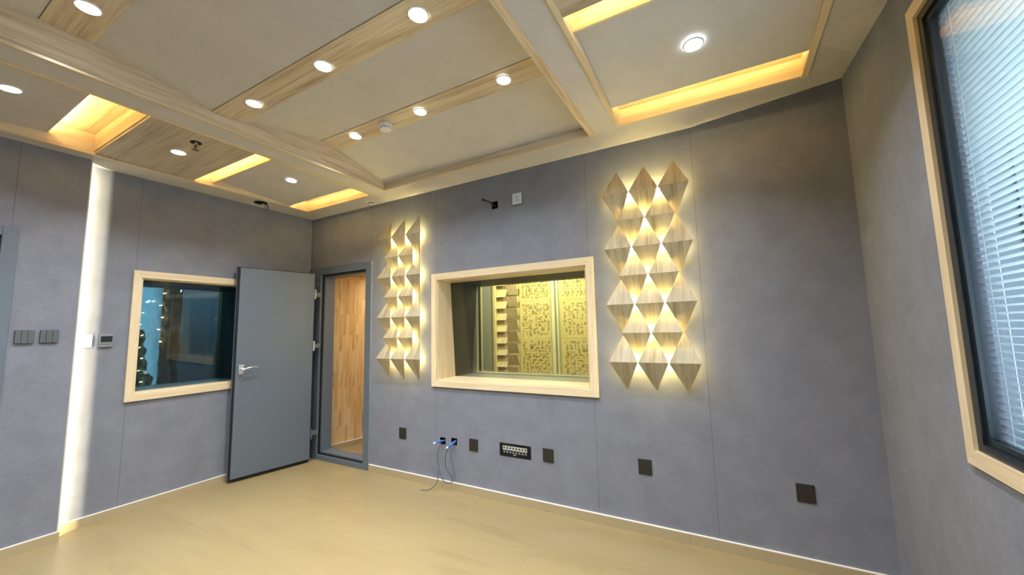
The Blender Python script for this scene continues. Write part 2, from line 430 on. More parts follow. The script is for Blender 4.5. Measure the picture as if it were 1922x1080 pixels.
# square patch with the round wiring hole at the left edge
patch = [(0.0, -0.80), (0.28, -0.80), (0.28, -0.58), (0.0, -0.58)]
N = 32; rad = 0.066; inner = []; outer = []
for k in range(N):
    t = 2 * math.pi * k / N; dx, dy = math.cos(t), math.sin(t)
    inner.append(bm.verts.new((HX + dx * rad, HY + dy * rad, H)))
    s = min([v for v in (((0.28 - HX) / dx if dx > 1e-9 else 9), ((0.0 - HX) / dx if dx < -1e-9 else 9), ((-0.58 - HY) / dy if dy > 1e-9 else 9), ((-0.80 - HY) / dy if dy < -1e-9 else 9))])
    outer.append(bm.verts.new((HX + dx * s, HY + dy * s, H)))
for k in range(N):
    bm.faces.new((inner[k], outer[k], outer[(k + 1) % N], inner[(k + 1) % N]))
cor = [bm.verts.new((*p, H)) for p in patch]
for c in cor:   # fill the little corner triangles
    ang = math.atan2(c.co.y - HY, c.co.x - HX) % (2 * math.pi)
    k = int(ang / (2 * math.pi) * N)
    bm.faces.new((outer[k], c, outer[(k + 1) % N]))
soff = link('soffit', bm, M_ceil, ce)
# upper slab that closes the ceiling void
bx('upper_slab', plain('ceiling_void', (0.10, 0.09, 0.08), 0.9), ce, -0.14, XR + 0.18, YF - 0.1, 0.11, 3.12, 3.16)

# centre recess: zigzag fabric panels with timber strips between
prof = [(-0.262, 2.875), (-0.795, 3.000), (-0.958, 3.012), (-1.545, 2.898), (-1.732, 2.884), (-2.280, 2.988), (-2.470, 2.990),
        (-3.05, 2.89), (-3.24, 2.885), (-3.80, 3.0), (-3.97, 3.0), (-4.488, 2.875)]
for k in range(len(prof) - 1):
    (ya, za), (yb, zb) = prof[k], prof[k + 1]
    wood_strip = k % 2 == 1
    bm = bmesh.new()
    lo = -0.006 if wood_strip else 0.0
    pts = [(CX0 + 0.012, ya, za + lo), (CX1 - 0.012, ya, za + lo), (CX1 - 0.012, yb, zb + lo), (CX0 + 0.012, yb, zb + lo)]
    g = 0.002 if not wood_strip else 0.0
    pts = [(p[0], p[1] + (-g if i < 2 else g), p[2]) for i, p in enumerate(pts)]
    prism(bm, [Vector(p) for p in pts], (0, 0, 1), 0.02)
    link('wood_strip' if wood_strip else 'fabric_panel', bm, M_wx if wood_strip else M_ceil, ce)
def lining(name, x0, x1, y0, y1, parent, m, z0=2.797, z1=3.1): return bx(name, m, parent, x0, x1, y0, y1, z0, z1)
lining('recess_lining', CX0 - 0.012, CX0 + 0.010, CY0, CY1, ce, M_wy)
lining('recess_lining', CX1 - 0.045, CX1, CY0, CY1, ce, M_wy, 2.795, 2.83)
lining('recess_lining', CX1 - 0.02, CX1 - 0.001, CY0, CY1, ce, M_wy, 2.83, 3.1)
lining('recess_lining', CX0 - 0.012, CX1, CY1 - 0.012, CY1 + 0.01, ce, M_wx)
bx('edge_bead', M_trim_x, ce, CX0, CX1 - 0.045, CY1 - 0.022, CY1 - 0.0125, 2.793, 2.812)
bx('edge_bead', M_trim_y, ce, CX0 + 0.0105, CX0 + 0.018, CY0, CY1 - 0.0225, 2.793, 2.806)

# side bays: hinged-looking panels with lit slots between
def bay(X0, X1, Y1, slots, panels, side):
    """slots=[(y0,y1)], panels=[(ya, za, yb, zb, material)]"""
    w = 0.012
    lining('bay_lining', X0 - 0.004, X0 + w, CY0, Y1, ce, M_sloty, 2.797, 3.0)
    lining('bay_lining', X1 - w, X1 + 0.004, CY0, Y1, ce, M_sloty, 2.797, 3.0)
    lining('bay_lining', X0 + w, X1 - w, Y1 - w, Y1 + 0.004, ce, M_slot, 2.797, 3.0)
    if side == 'L':
        bx('edge_bead', M_trim_y, ce, X1 - 0.02, X1 + 0.006, CY0, Y1, 2.793, 2.7965)
        bx('edge_bead', M_trim_y, ce, X0 - 0.006, X0 + 0.02, CY0, Y1, 2.793, 2.7965)
    else:
        bx('edge_bead', M_trim_y, ce, X0 - 0.010, X0 + 0.002, CY0, Y1, 2.790, 2.7965)
        bx('edge_bead', M_trim_y, ce, X1 - 0.02, X1 + 0.012, CY0, Y1, 2.790, 2.7965)
    for (ya, za, yb, zb, m) in panels:   # ya > yb (ya nearer the back wall)
        bm = bmesh.new()
        prism(bm, [Vector((X0 + w + .001, ya, za)), Vector((X1 - w - .001, ya, za)), Vector((X1 - w - .001, yb, zb)), Vector((X0 + w + .001, yb, zb))], (0, 0, 1), 0.018)
        link('bay_panel', bm, m, ce)
    for (ya, yb, top) in slots:          # slot between yb (room side) and ya
        bx('slot_top', M_slot, ce, X0 + w, X1 - w, yb - 0.05, ya, top, top + 0.015)
        if ya < Y1 - 0.02: bx('slot_side', M_slot, ce, X0 + w, X1 - w, ya, ya + 0.012, 2.825, top)
        bx('slot_side', M_slot, ce, X0 + w, X1 - w, yb - 0.062, yb - 0.05, min(2.905, top - 0.03), top)
        zt = next((p[3] if abs(p[2] - yb) < 0.03 else p[1]) for p in panels if abs(p[2] - yb) < 0.03 or abs(p[0] - yb) < 0.03) + 0.0215
        ld = bx('led_strip', M_cove, None, X0 + 0.04, X1 - 0.04, yb - 0.018, yb - 0.004, zt, zt + 0.001)   # tape lying on top of the panel, facing up
        bx('backing', M_white, ld, X0 + 0.04, X1 - 0.04, yb - 0.018, yb - 0.004, zt - 0.0018, zt - 0.0003)
        yield ld

led_no = []
PW = M_panelwood
LP = [(-0.467, 2.806, -1.185, 2.872, M_ceil), (-1.335, 2.806, -1.955, 2.806, PW), (-2.195, 2.868, -2.95, 2.806, M_ceil), (-3.10, 2.806, -3.55, 2.806, PW), (-3.7, 2.87, -4.28, 2.806, M_ceil)]
LS = [(LY1 - 0.012, -0.467, 2.905), (-1.193, -1.335, 2.945), (-1.962, -2.195, 2.955), (-2.96, -3.10, 2.945), (-3.56, -3.7, 2.945)]
nm = ['left ceiling bay, slot nearest the back wall', 'left ceiling bay, middle slot before the plank panel', 'left ceiling bay, wide slot nearest the viewer', 'left ceiling bay behind the viewer, first slot', 'left ceiling bay behind the viewer, last slot']
for o, t in zip(bay(LX0, LX1, LY1, LS, LP, 'L'), nm): tag(o, 'hidden amber LED strip in the ' + t, 'light strip', 'LED strips hidden in the ceiling slots')
RP = [(-0.522, 2.806, -1.228, 2.862, M_ceil), (-1.362, 2.806, -1.955, 2.806, PW), (-2.195, 2.86, -2.95, 2.806, M_ceil), (-3.10, 2.806, -3.55, 2.806, PW), (-3.7, 2.87, -4.28, 2.806, M_ceil)]
RS = [(RY1 - 0.012, -0.522, 2.905), (-1.236, -1.362, 2.945), (-1.962, -2.195, 2.955), (-2.96, -3.10, 2.945), (-3.56, -3.7, 2.945)]
nm = ['right ceiling bay, slot nearest the back wall', 'right ceiling bay, slot at the picture top', 'right ceiling bay above the viewer', 'right ceiling bay behind the viewer, first slot', 'right ceiling bay behind the viewer, last slot']
for o, t in zip(bay(RX0, RX1, RY1, RS, RP, 'R'), nm): tag(o, 'hidden amber LED strip in the ' + t, 'light strip', 'LED strips hidden in the ceiling slots')

# ------------------------------------------------------------------ downlights
def area(name, loc, size, watts, col, parent, rot=(0, 0, 0), shape='DISK', size_y=None, spread=math.pi):
    d = bpy.data.lights.new(name, 'AREA'); d.energy = watts; d.color = col; d.shape = shape; d.size = size
    if size_y: d.size_y = size_y
    d.spread = spread
    o = bpy.data.objects.new(name, d); COL.objects.link(o); o.location = loc; o.rotation_euler = rot
    if parent is not None: o.parent = parent
    return o
def downlight(x, y, z, label, tilt=0.0, watts=DOWN_W, first=[None]):
    t = empty('downlight', (x, y, z), label, 'ceiling light', 'recessed ceiling downlights')
    t.rotation_euler = (tilt, 0, 0)
    bm = bmesh.new(); lathe(bm, (0, 0, 0), (0, 0, -1), [(0.0435, 0.0), (0.0435, 0.0055), (0.047, 0.005), (0.050, 0.002), (0.050, 0.0)], 40)
    link('trim_ring', bm, M_white, t, True)
    bm = bmesh.new(); cyl(bm, (0, 0, -0.001), (0, 0, -1), 0.043, 0.004, 40)
    link('lens', bm, M_lens, t)
    area('lamp', (0, 0, -0.009), 0.075, watts, (0.90, 0.95, 1.0), t, spread=math.radians(124))
    return t
w1 = 'downlight in the timber strip nearest the back wall, '
w2 = 'downlight in the middle timber strip of the centre recess, '
def pz(y):
    for (ya, za), (yb, zb) in zip(prof, prof[1:]):
        if yb <= y <= ya: return za + (zb - za) * (y - ya) / (yb - ya) - 0.007
for x, t in ((1.86, 'left of the smoke detector'), (2.55, 'just right of the smoke detector'), (3.25, 'far right')): downlight(x, -0.877, pz(-0.877), 'round ' + w1 + t)
for x, t in ((1.85, 'leftmost of its three'), (2.54, 'between two others'), (3.23, 'rightmost and largest seen')): downlight(x, -1.638, pz(-1.638), 'round ' + w2 + t)
downlight(1.84, -2.375, pz(-2.375), 'round downlight in the timber strip at the top left corner of the picture')
downlight(2.53, -2.375, pz(-2.375), 'round downlight in the third timber strip, above the picture, middle')
downlight(3.22, -2.375, pz(-2.375), 'round downlight in the third timber strip, above the viewer')
for x, t in ((1.84, 'left'), (3.22, 'right')): downlight(x, -3.15, pz(-3.15), 'round downlight in a timber strip behind the viewer, ' + t)
for x, t in ((1.84, 'left'), (3.22, 'right')): downlight(x, -3.88, pz(-3.88), 'round downlight in the rearmost timber strip, ' + t)
downlight(0.845, -1.650, 2.805, 'round downlight in the brown plank panel beside the sprinkler')
downlight(0.935, -0.838, 2.838, 'round downlight in the taupe left bay panel nearest the corner', tilt=-0.092)
downlight(0.905, -2.452, 2.846, 'round downlight in the taupe panel at the left edge of the picture', tilt=0.082)
downlight(4.336, -0.850, 2.824, 'round downlight alone in the taupe panel of the right bay', tilt=-0.062)
downlight(4.36, -1.66, 2.805, 'round downlight in the right plank panel above the viewer')
downlight(4.36, -2.5, 2.83, 'round downlight in the right bay behind the viewer', tilt=0.082)
downlight(0.845, -3.4, 2.805, 'round downlight in the left bay behind the viewer')
downlight(4.36, -3.4, 2.805, 'round downlight in the rear right bay behind the viewer')

# ------------------------------------------------------------------ other ceiling fittings
t = empty('smoke_detector', (2.20, -0.877, pz(-0.877)), 'white round smoke detector between two downlights on the timber strip', 'smoke detector')
bm = bmesh.new(); lathe(bm, (0, 0, 0), (0, 0, -1), [(0.0005, 0), (0.052, 0), (0.052, 0.026), (0.050, 0.029), (0.0005, 0.029)], 40); link('base', bm, M_white, t, False)
bm = bmesh.new(); lathe(bm, (0, 0, 0), (0, 0, -1), [(0.0005, 0.029), (0.040, 0.029), (0.040, 0.036), (0.0005, 0.036)], 32); link('vent_core', bm, M_black, t)
bm = bmesh.new()
lathe(bm, (0, 0, 0), (0, 0, -1), [(0.0005, 0.036), (0.046, 0.036), (0.040, 0.046), (0.024, 0.052), (0.0005, 0.053)], 40)
link('cap', bm, M_white, t, True)
bm = bmesh.new()
for k in range(10):
    a = 2 * math.pi * k / 10
    c = Vector((math.cos(a) * 0.042, math.sin(a) * 0.042, 0)); d = Vector((-math.sin(a), math.cos(a), 0)) * 0.005; r = Vector((math.cos(a), math.sin(a), 0)) * 0.004
    prism(bm, [c - d - r + Vector((0, 0, -.029)), c + d - r + Vector((0, 0, -.029)), c + d + r + Vector((0, 0, -.029)), c - d + r + Vector((0, 0, -.029))], (0, 0, -1), 0.007)
link('vent_rib', bm, M_white, t)

t = empty('sprinkler_head', (1.125, -1.652, 2.806), 'small brass fire sprinkler head hanging from the plank ceiling panel', 'sprinkler')
bm = bmesh.new(); cyl(bm, (0, 0, 0), (0, 0, -1), 0.033, 0.003, 32); link('ceiling_plate', bm, M_black, t)
M_brass = plain('dull_brass', (0.45, 0.36, 0.26), 0.35, 0.9)
bm = bmesh.new(); cyl(bm, (0, 0, -0.003), (0, 0, -1), 0.014, 0.018, 20, 0.010); link('body', bm, M_brass, t)
bm = bmesh.new()
for s in (-1, 1): tube(bm, [(0.010 * s, 0, -0.018), (0.018 * s, 0, -0.03), (0.016 * s, 0, -0.045), (0.003 * s, 0, -0.056)], 0.0028)
link('yoke_arm', bm, M_brass, t, True)
bm = bmesh.new(); cyl(bm, (0, 0, -0.02), (0, 0, -1), 0.0035, 0.032, 10); link('glass_bulb', bm, plain('red_bulb', (0.35, 0.05, 0.04), 0.2), t)
bm = bmesh.new(); cyl(bm, (0, 0, -0.055), (0, 0, -1), 0.020, 0.002, 16)
for k in range(12):
    a = math.pi * k / 6; box(bm, math.cos(a) * .021 - .002, math.cos(a) * .021 + .002, math.sin(a) * .021 - .002, math.sin(a) * .021 + .002, -.057, -.055)
link('deflector', bm, M_brass, t)

t = empty('ceiling_vent', (1.135, -0.082, 2.8), 'small round white ceiling vent near the corner above the doorway', 'vent')
bm = bmesh.new(); lathe(bm, (0, 0, 0), (0, 0, -1), [(0.036, 0), (0.036, 0.006), (0.046, 0.009), (0.060, 0.003), (0.060, 0)], 40); link('rim', bm, M_white, t, True)
bm = bmesh.new(); lathe(bm, (0, 0, 0), (0, 0, -1), [(0.0005, 0.012), (0.031, 0.012), (0.028, 0.019), (0.0005, 0.020)], 40); link('disc', bm, M_white, t, True)
bm = bmesh.new(); cyl(bm, (0, 0, 0.0), (0, 0, -1), 0.036, 0.003, 32); link('gap', bm, M_black, t)

t = empty('ceiling_wiring_hole', (HX, HY, H), 'round dark hole cut in the ceiling edge with wires hanging out', 'hole')
bm = bmesh.new(); lathe(bm, (0, 0, 0), (0, 0, 1), [(0.0005, 0.11), (0.066, 0.11), (0.066, -0.001), (0.068, -0.001), (0.068, 0.112), (0.0005, 0.112)], 32); link('cup', bm, M_rubber, t)
bm = bmesh.new(); tube(bm, [(0.01, -0.02, 0.09), (0.03, 0.0, 0.03), (0.045, 0.032, -0.006), (0.046, 0.044, -0.05), (0.044, 0.045, -0.075)], 0.0045); link('cable', bm, M_rubber, t, True)
bm = bmesh.new(); tube(bm, [(0.0, -0.01, 0.09), (0.02, 0.02, 0.02), (0.020, 0.030, -0.01), (0.022, 0.030, -0.045), (0.030, 0.030, -0.07)], 0.003); link('cable', bm, M_cable2, t, True)
bm = bmesh.new(); tube(bm, [(-0.045, 0.03, 0.006), (-0.02, 0.048, -0.006), (0.02, 0.055, -0.012), (0.045, 0.050, -0.004), (0.055, 0.02, 0.01)], 0.006); link('flexible_conduit', bm, M_white, t, True)

# ------------------------------------------------------------------ vertical cove light at the left wall
o = bx('led_strip', emit('cove_tape', (1.0, 0.86, 0.55), 6.0), None, 0.1015, 0.1055, -1.972, -1.962, 0.01, 2.79)
tag(o, 'vertical warm LED strip glowing behind the edge of the forward left wall', 'light strip')
L_ = area('lamp', (0.1005, -1.965, 1.40), 0.012, 26.0, (1.0, 0.86, 0.55), o, rot=(0, -math.pi / 2, 0), shape='RECTANGLE', size_y=2.76)
L_.rotation_euler = (0, math.pi / 2, 0)
L_.data.size = 2.76; L_.data.size_y = 0.006

# ------------------------------------------------------------------ windows
def rect_frame(bm, plane, c0, c1, o, i):
    """picture frame ring: o, i = (u0,u1,v0,v1) outer / inner, mitred"""
    def P(c, u, v): return {'x': (c, u, v), 'y': (u, c, v)}[plane]
    oc = [(o[0], o[2]), (o[1], o[2]), (o[1], o[3]), (o[0], o[3])]; ic = [(i[0], i[2]), (i[1], i[2]), (i[1], i[3]), (i[0], i[3])]
    A = [[bm.verts.new(P(c, *p)) for p in oc] for c in (c0, c1)]; B = [[bm.verts.new(P(c, *p)) for p in ic] for c in (c0, c1)]
    for k in range(4):
        j = (k + 1) % 4
        bm.faces.new((A[0][k], A[0][j], B[0][j], B[0][k])); bm.faces.new((A[1][k], A[1][j], B[1][j], B[1][k]))
        bm.faces.new((A[0][k], A[0][j], A[1][j], A[1][k])); bm.faces.new((B[0][k], B[0][j], B[1][j], B[1][k]))

def casing(parent, plane, c, s, o, i, t=0.018, lip=0.012):
    """four casing boards, mitred; s = direction into the room"""
    def P(d, u, v): return {'x': (c + s * d, u, v), 'y': (u, c + s * d, v)}[plane]
    names = ['bottom', 'right', 'top', 'left']
    oc = [(o[0], o[2]), (o[1], o[2]), (o[1], o[3]), (o[0], o[3])]; ic = [(i[0], i[2]), (i[1], i[2]), (i[1], i[3]), (i[0], i[3])]
    n = (s, 0, 0) if plane == 'x' else (0, s, 0)
    for k in range(4):
        j = (k + 1) % 4; bm = bmesh.new()
        prism(bm, [Vector(P(0, *oc[k])), Vector(P(0, *oc[j])), Vector(P(0, *ic[j])), Vector(P(0, *ic[k]))], n, t)
        horiz = k in (0, 2)
        link('casing', bm, (M_trim_x if plane == 'y' else M_trim_y) if horiz else M_trim_z, parent)

def sloped_pane(parent, name, mat, plane, u0, u1, v0, v1, c_bot, c_top, t=0.008):
    def P(c, u, v): return Vector({'x': (c, u, v), 'y': (u, c, v)}[plane])
    bm = bmesh.new()
    prism(bm, [P(c_bot, u0, v0), P(c_bot, u1, v0), P(c_top, u1, v1), P(c_top, u0, v1)], (1, 0, 0) if plane == 'x' else (0, 1, 0), t)
    return link(name, bm, mat, parent)

# window_1: double glazed studio window in the back wall, panes leaning apart
w = empty('window_1', (0, 0, 0), 'pine framed studio window in the back wall showing the lit yellow room', 'window', kind='structure')
O1, I1 = (1.912, 3.516, 0.892, 1.958), (1.97, 3.457, 0.947, 1.897)
casing(w, 'y', 0.0, -1, O1, I1)
def reveal(parent, y0, yb, yt, m, mz, t=0.012, inset=0.0):
    x0, x1, z0, z1 = I1
    x0 += inset; x1 -= inset; z0 += inset; z1 -= inset
    for (nm_, a, b_) in (('jamb_lining', x0, x0 + t), ('jamb_lining', x1 - t, x1)):
        bm = bmesh.new(); prism(bm, [Vector((a, y0, z0)), Vector((a, yb, z0)), Vector((a, yt, z1)), Vector((a, y0, z1))], (1, 0, 0), t); link(nm_, bm, mz, parent)
    bx('sill_lining', m, parent, x0 + t, x1 - t, y0, yb, z0, z0 + t)
    bx('head_lining', m, parent, x0 + t, x1 - t, y0, yt, z1 - t, z1)
# timber reveal up to the first pane
reveal(w, -0.004, 0.265, 0.19, M_trim_x, M_trim_z)
sloped_pane(w, 'pane', M_glass, 'y', I1[0] + 0.012, I1[1] - 0.012, I1[2] + 0.012, I1[3] - 0.012, 0.262, 0.186)
# dark lined cavity
def dark_box(name, x0, x1, z0, z1, ya_b, ya_t, yb_b, yb_t, t=0.014):
    for a in (x0 - t + 0.012, x1 - 0.012):
        bm = bmesh.new(); prism(bm, [Vector((a, ya_b, z0)), Vector((a, yb_b, z0)), Vector((a, yb_t, z1)), Vector((a, ya_t, z1))], (1, 0, 0), t); link(name, bm, M_darkin, w)
    bm = bmesh.new(); prism(bm, [Vector((x0, ya_t, z1)), Vector((x1, ya_t, z1)), Vector((x1, yb_t, z1)), Vector((x0, yb_t, z1))], (0, 0, 1), t); link(name, bm, M_darkin, w)
    bm = bmesh.new(); prism(bm, [Vector((x0, ya_b, z0)), Vector((x1, ya_b, z0)), Vector((x1, yb_b, z0)), Vector((x0, yb_b, z0))], (0, 0, -1), t); link(name, bm, M_sill, w)
dark_box('cavity_lining', I1[0], I1[1], I1[2] + 0.006, I1[3] - 0.006, 0.272, 0.196, 0.55, 0.66)
sloped_pane(w, 'pane', M_glass, 'y', I1[0], I1[1], I1[2] + 0.006, I1[3] - 0.006, 0.538, 0.645)
bm = bmesh.new(); rect_frame(bm, 'y', 0.665, 0.70, (1.90, 3.53, 0.88, 1.965), (1.97, 3.457, 0.955, 1.893)); link('far_casing', bm, M_cream, w)

# window_2: in the left wall
w = empty('window_2', (0, 0, 0), 'pine framed studio window in the left wall, partly behind the open door', 'window', kind='structure')
O2, I2 = (-1.60, -0.605, 0.885, 1.985), (-1.545, -0.66, 0.945, 1.925)
casing(w, 'x', 0.0, 1, O2, I2)
for y in (I2[0], I2[1] - 0.012): bx('jamb_lining', M_trim_z, w, -0.09, 0.004, y, y + 0.012, I2[2], I2[3])
bx('sill_lining', M_trim_y, w, -0.09, 0.004, I2[0] + .012, I2[1] - .012, I2[2], I2[2] + 0.012)
bx('head_lining', M_trim_y, w, -0.09, 0.004, I2[0] + .012, I2[1] - .012, I2[3] - 0.012, I2[3])
sloped_pane(w, 'pane', M_glass_t, 'x', I2[0] + .012, I2[1] - .012, I2[2] + .012, I2[3] - .012, -0.105, -0.085, 0.008)
for y in (I2[0], I2[1] - 0.012): bx('cavity_lining', M_darkin, w, -0.50, -0.106, y - 0.004, y + 0.012, I2[2], I2[3])
bx('cavity_lining', M_darkin, w, -0.50, -0.106, I2[0] + .012, I2[1] - .012, I2[3] - 0.03, I2[3])
bx('cavity_lining', M_sill, w, -0.50, -0.11, I2[0] + .012, I2[1] - .012, I2[2] - 0.01, I2[2] + 0.006)
sloped_pane(w, 'pane', M_glass_t, 'x', I2[0] + .012, I2[1] - .012, I2[2] + .006, I2[3] - .03, -0.43, -0.49, 0.008)

# window_3: right wall, dark aluminium frame with blind
w = empty('window_3', (0, 0, 0), 'tall pine framed window in the right wall with dark frame and blind', 'window', kind='structure')
O3, I3 = (-2.68, -0.910, 0.924, 2.609), (-2.62, -0.963, 0.978, 2.555)
casing(w, 'x', XR, -1, O3, I3, 0.014)
bm = bmesh.new(); rect_frame(bm, 'x', XR - 0.002, XR + 0.03, (I3[0], I3[1], I3[2], I3[3]), (I3[0] + .04, I3[1] - .032, I3[2] + .028, I3[3] - .032)); link('outer_frame', bm, M_alu, w)
bm = bmesh.new(); rect_frame(bm, 'x', XR + 0.008, XR + 0.035, (I3[0] + .04, I3[1] - .0325, I3[2] + .0285, I3[3] - .0325), (I3[0] + .06, I3[1] - .052, I3[2] + .05, I3[3] - .052)); link('sash', bm, M_alu, w)
bx('pane', M_glass_r, w, XR + 0.018, XR + 0.024, I3[0] + .06, I3[1] - .052, I3[2] + .05, I3[3] - .052)
# outer leaf of the wall: jambs run back past the blind, second frame
OY1 = -0.86
bx('outer_jamb', plain('blue_grey_jamb', (0.09, 0.12, 0.15), 0.35), w, XR + 0.072, XR + 0.30, OY1, OY1 + 0.04, 0.93, 2.65)
bx('outer_head', M_alu, w, XR + 0.072, XR + 0.30, -2.7, OY1, 2.60, 2.64)
bx('outer_sill', plain('outer_sill_metal', (0.10, 0.13, 0.16), 0.35), w, XR + 0.072, XR + 0.30, -2.7, OY1, 0.92, 0.955)
bx('outer_jamb', M_alu, w, XR + 0.072, XR + 0.30, -2.74, -2.70, 0.93, 2.65)
bx('outer_frame_post', plain('blue_grey_post', (0.10, 0.14, 0.19), 0.35), w, XR + 0.22, XR + 0.27, -0.87, -0.70 - 0.16, 0.955, 2.6)
wo = grid_wall('wall_right_outer', M_wall_r, 'x', XR + 0.071, XR + 0.30, -4.9, 0.3, -0.2, 3.2, [(-2.74, -0.82, 0.92, 2.65)])
tag(wo, 'outer leaf of the right wall', 'wall')

# venetian blind
BX = XR + 0.068
bl = empty('venetian_blind', (BX, -1.72, 0.98), 'white venetian blind with slats half open behind the right window glass', 'blind')
def local(bm): bmesh.ops.translate(bm, verts=bm.verts, vec=(-BX, 1.72, -0.98))
YA, YB = -2.60, -0.888
bm = bmesh.new(); box(bm, BX - 0.013, BX + 0.013, YA, YB, 2.555, 2.585, 0.002); local(bm); link('headrail', bm, M_slat, bl)
bm = bmesh.new(); box(bm, BX - 0.012, BX + 0.012, YA, YB, 0.984, 0.996, 0.003); local(bm); link('bottom_rail', bm, M_slat, bl)
me = None; a = math.radians(13); wd = 0.0125
NS = 63
for k in range(NS):
    z = 1.016 + k * (2.545 - 1.016) / (NS - 1)
    if me is None:
        bm = bmesh.new()
        rows = []
        for s in range(7):
            u = -1 + 2 * s / 6
            px_, pz_ = u * wd, 0.0022 * (1 - u * u)
            X_ = px_ * math.cos(a) - pz_ * math.sin(a) * 0; Z_ = -px_ * math.sin(a) + pz_
            rows.append((X_, Z_))
        top = [[bm.verts.new((x_, y_, z_ + 0.0003)) for (x_, z_) in rows] for y_ in (YA + 1.72, YB + 1.72)]
        bot = [[bm.verts.new((x_, y_, z_ - 0.0003)) for (x_, z_) in rows] for y_ in (YA + 1.72, YB + 1.72)]
        for s in range(6):
            bm.faces.new((top[0][s], top[0][s + 1], top[1][s + 1], top[1][s])); bm.faces.new((bot[0][s], bot[1][s], bot[1][s + 1], bot[0][s + 1]))
        for e_ in (0, 1):
            for s in range(6): bm.faces.new((top[e_][s], bot[e_][s], bot[e_][s + 1], top[e_][s + 1]))
        for s in (0, 6): bm.faces.new((top[0][s], top[1][s], bot[1][s], bot[0][s]))
        o = link('slat', bm, M_slat, bl, True); me = o.data; o.location = (0, 0, z - 0.98)
    else:
        o = bpy.data.objects.new('slat', me); COL.objects.link(o); o.parent = bl; o.location = (0, 0, z - 0.98)
for yc in (-1.028, -1.72, -2.45):
    bm = bmesh.new()
    for dx in (-0.0135, 0.0135): box(bm, BX + dx - 0.0009, BX + dx + 0.0009, yc - 0.0012, yc + 0.0012, 0.99, 2.56)
    for k in range(NS):
        z = 1.012 + k * (2.545 - 1.016) / (NS - 1)
        prism(bm, [Vector((BX - 0.0135, yc - .0008, z + .003)), Vector((BX + 0.0135, yc - .0008, z - .003)), Vector((BX + 0.0135, yc + .0008, z - .003)), Vector((BX - 0.0135, yc + .0008, z + .003))], (0, 0, -1), 0.0008)
    local(bm); link('ladder_cord', bm, M_white, bl)

# building outside
t = empty('building', (10.5, 9.5, -3.0), 'cream tiled building seen through the lower blind slats', 'building')
bx('wall', M_facade, None, 9.0 - 10.5, 14.0 - 10.5, 8.15 - 9.5, 14 - 9.5, 0.0, 4.4).parent = t
for z in (1.0, 2.6):
    for y in (-0.6, 0.6, 1.8): bx('window', M_alu, t, -1.52, -1.49, y, y + 0.7, z, z + 1.0)
gs = bx('ground_outside', plain('pavement', (0.55, 0.56, 0.56), 0.9), None, 5.6, 20, -12, 20, -3.1, -3.0)
tag(gs, 'grey paving outside the right window', 'ground', kind='structure')

# ------------------------------------------------------------------ door_1 (frame in the back wall + open leaf)
d = empty('door_1', (0, 0, 0), 'slate grey steel door standing open against the left wall beside its frame', 'door', kind='structure')
FY = -0.012
def fr(*a, m=M_frame, bev=0.002): return bx('frame', m, d, *a, bev=bev)
fr(0.001, 0.215, FY, 0.10, 0.0, 2.18)
fr(0.982, 1.069, FY, 0.10, 0.0, 2.18)
fr(0.215, 0.982, FY, 0.10, 2.10, 2.18)
fr(0.215, 0.982, FY, 0.10, 0.0, 0.05)
bm = bmesh.new()
box(bm, 0.216, 0.226, 0.012, 0.03, 0.05, 2.10); box(bm, 0.972, 0.982, 0.012, 0.03, 0.05, 2.10); box(bm, 0.226, 0.972, 0.012, 0.03, 2.088, 2.10); box(bm, 0.226, 0.972, 0.012, 0.03, 0.05, 0.062)
link('gasket', bm, M_rubber, d)
# stepped inner rebate
fr(0.216, 0.246, 0.032, 0.16, 0.0, 2.10); fr(0.955, 0.981, 0.032, 0.16, 0.0, 2.10); fr(0.246, 0.955, 0.032, 0.16, 2.07, 2.10); fr(0.246, 0.955, 0.032, 0.16, 0.0, 0.075)
# silver edge line on the outer right side of the frame
bx('frame_edge', plain('silver_frame_edge', (0.45, 0.50, 0.56), 0.25, 0.6), d, 1.0695, 1.074, FY + 0.002, 0.0, 0.0, 2.18)
for z in (1.995, 1.56, 0.30): 
    bm = bmesh.new(); cyl(bm, (0.180, FY, z), (0, -1, 0), 0.009, 0.003, 16); link('fixing_bolt', bm, M_steel, d)
# leaf
P0 = Vector((0.262, -0.118, 0)); P1 = Vector((0.128, -0.835, 0))
e_ = (P1 - P0).normalized(); nrm = Vector((-e_.y, e_.x, 0));
if nrm.x < 0: nrm = -nrm
def leafpt(s, q, z): return P0 + e_ * s + nrm * q + Vector((0, 0, z))
LW = (P1 - P0).length
def leafbox(bm, s0, s1, q0, q1, z0, z1, bev=0.0):
    n0 = len(bm.verts)
    v = [bm.verts.new(leafpt(s, q, z)) for s in (s0, s1) for q in (q0, q1) for z in (z0, z1)]
    fs = [(0, 1, 3, 2), (4, 6, 7, 5), (0, 4, 5, 1), (2, 3, 7, 6), (0, 2, 6, 4), (1, 5, 7, 3)]
    faces = [bm.faces.new([v[i] for i in f]) for f in fs]
    if bev: bmesh.ops.bevel(bm, geom=list({e for f in faces for e in f.edges}), offset=bev, segments=2, affect='EDGES', profile=0.5)
bm = bmesh.new(); leafbox(bm, 0, LW, -0.022, 0, 0.036, 2.094, 0.003); leaf = link('leaf', bm, M_door, d)
bm = bmesh.new(); leafbox(bm, 0.004, LW + 0.010, -0.050, -0.0222, 0.004, 2.104); link('leaf_seal', bm, M_rubber, leaf)
bm = bmesh.new(); leafbox(bm, -0.02, LW + 0.016, -0.062, -0.0502, 0.016, 2.108, 0.002); link('leaf_back', bm, M_frame, leaf)
M_port0 = plain('zinc_hinge', (0.62, 0.63, 0.60), 0.35)
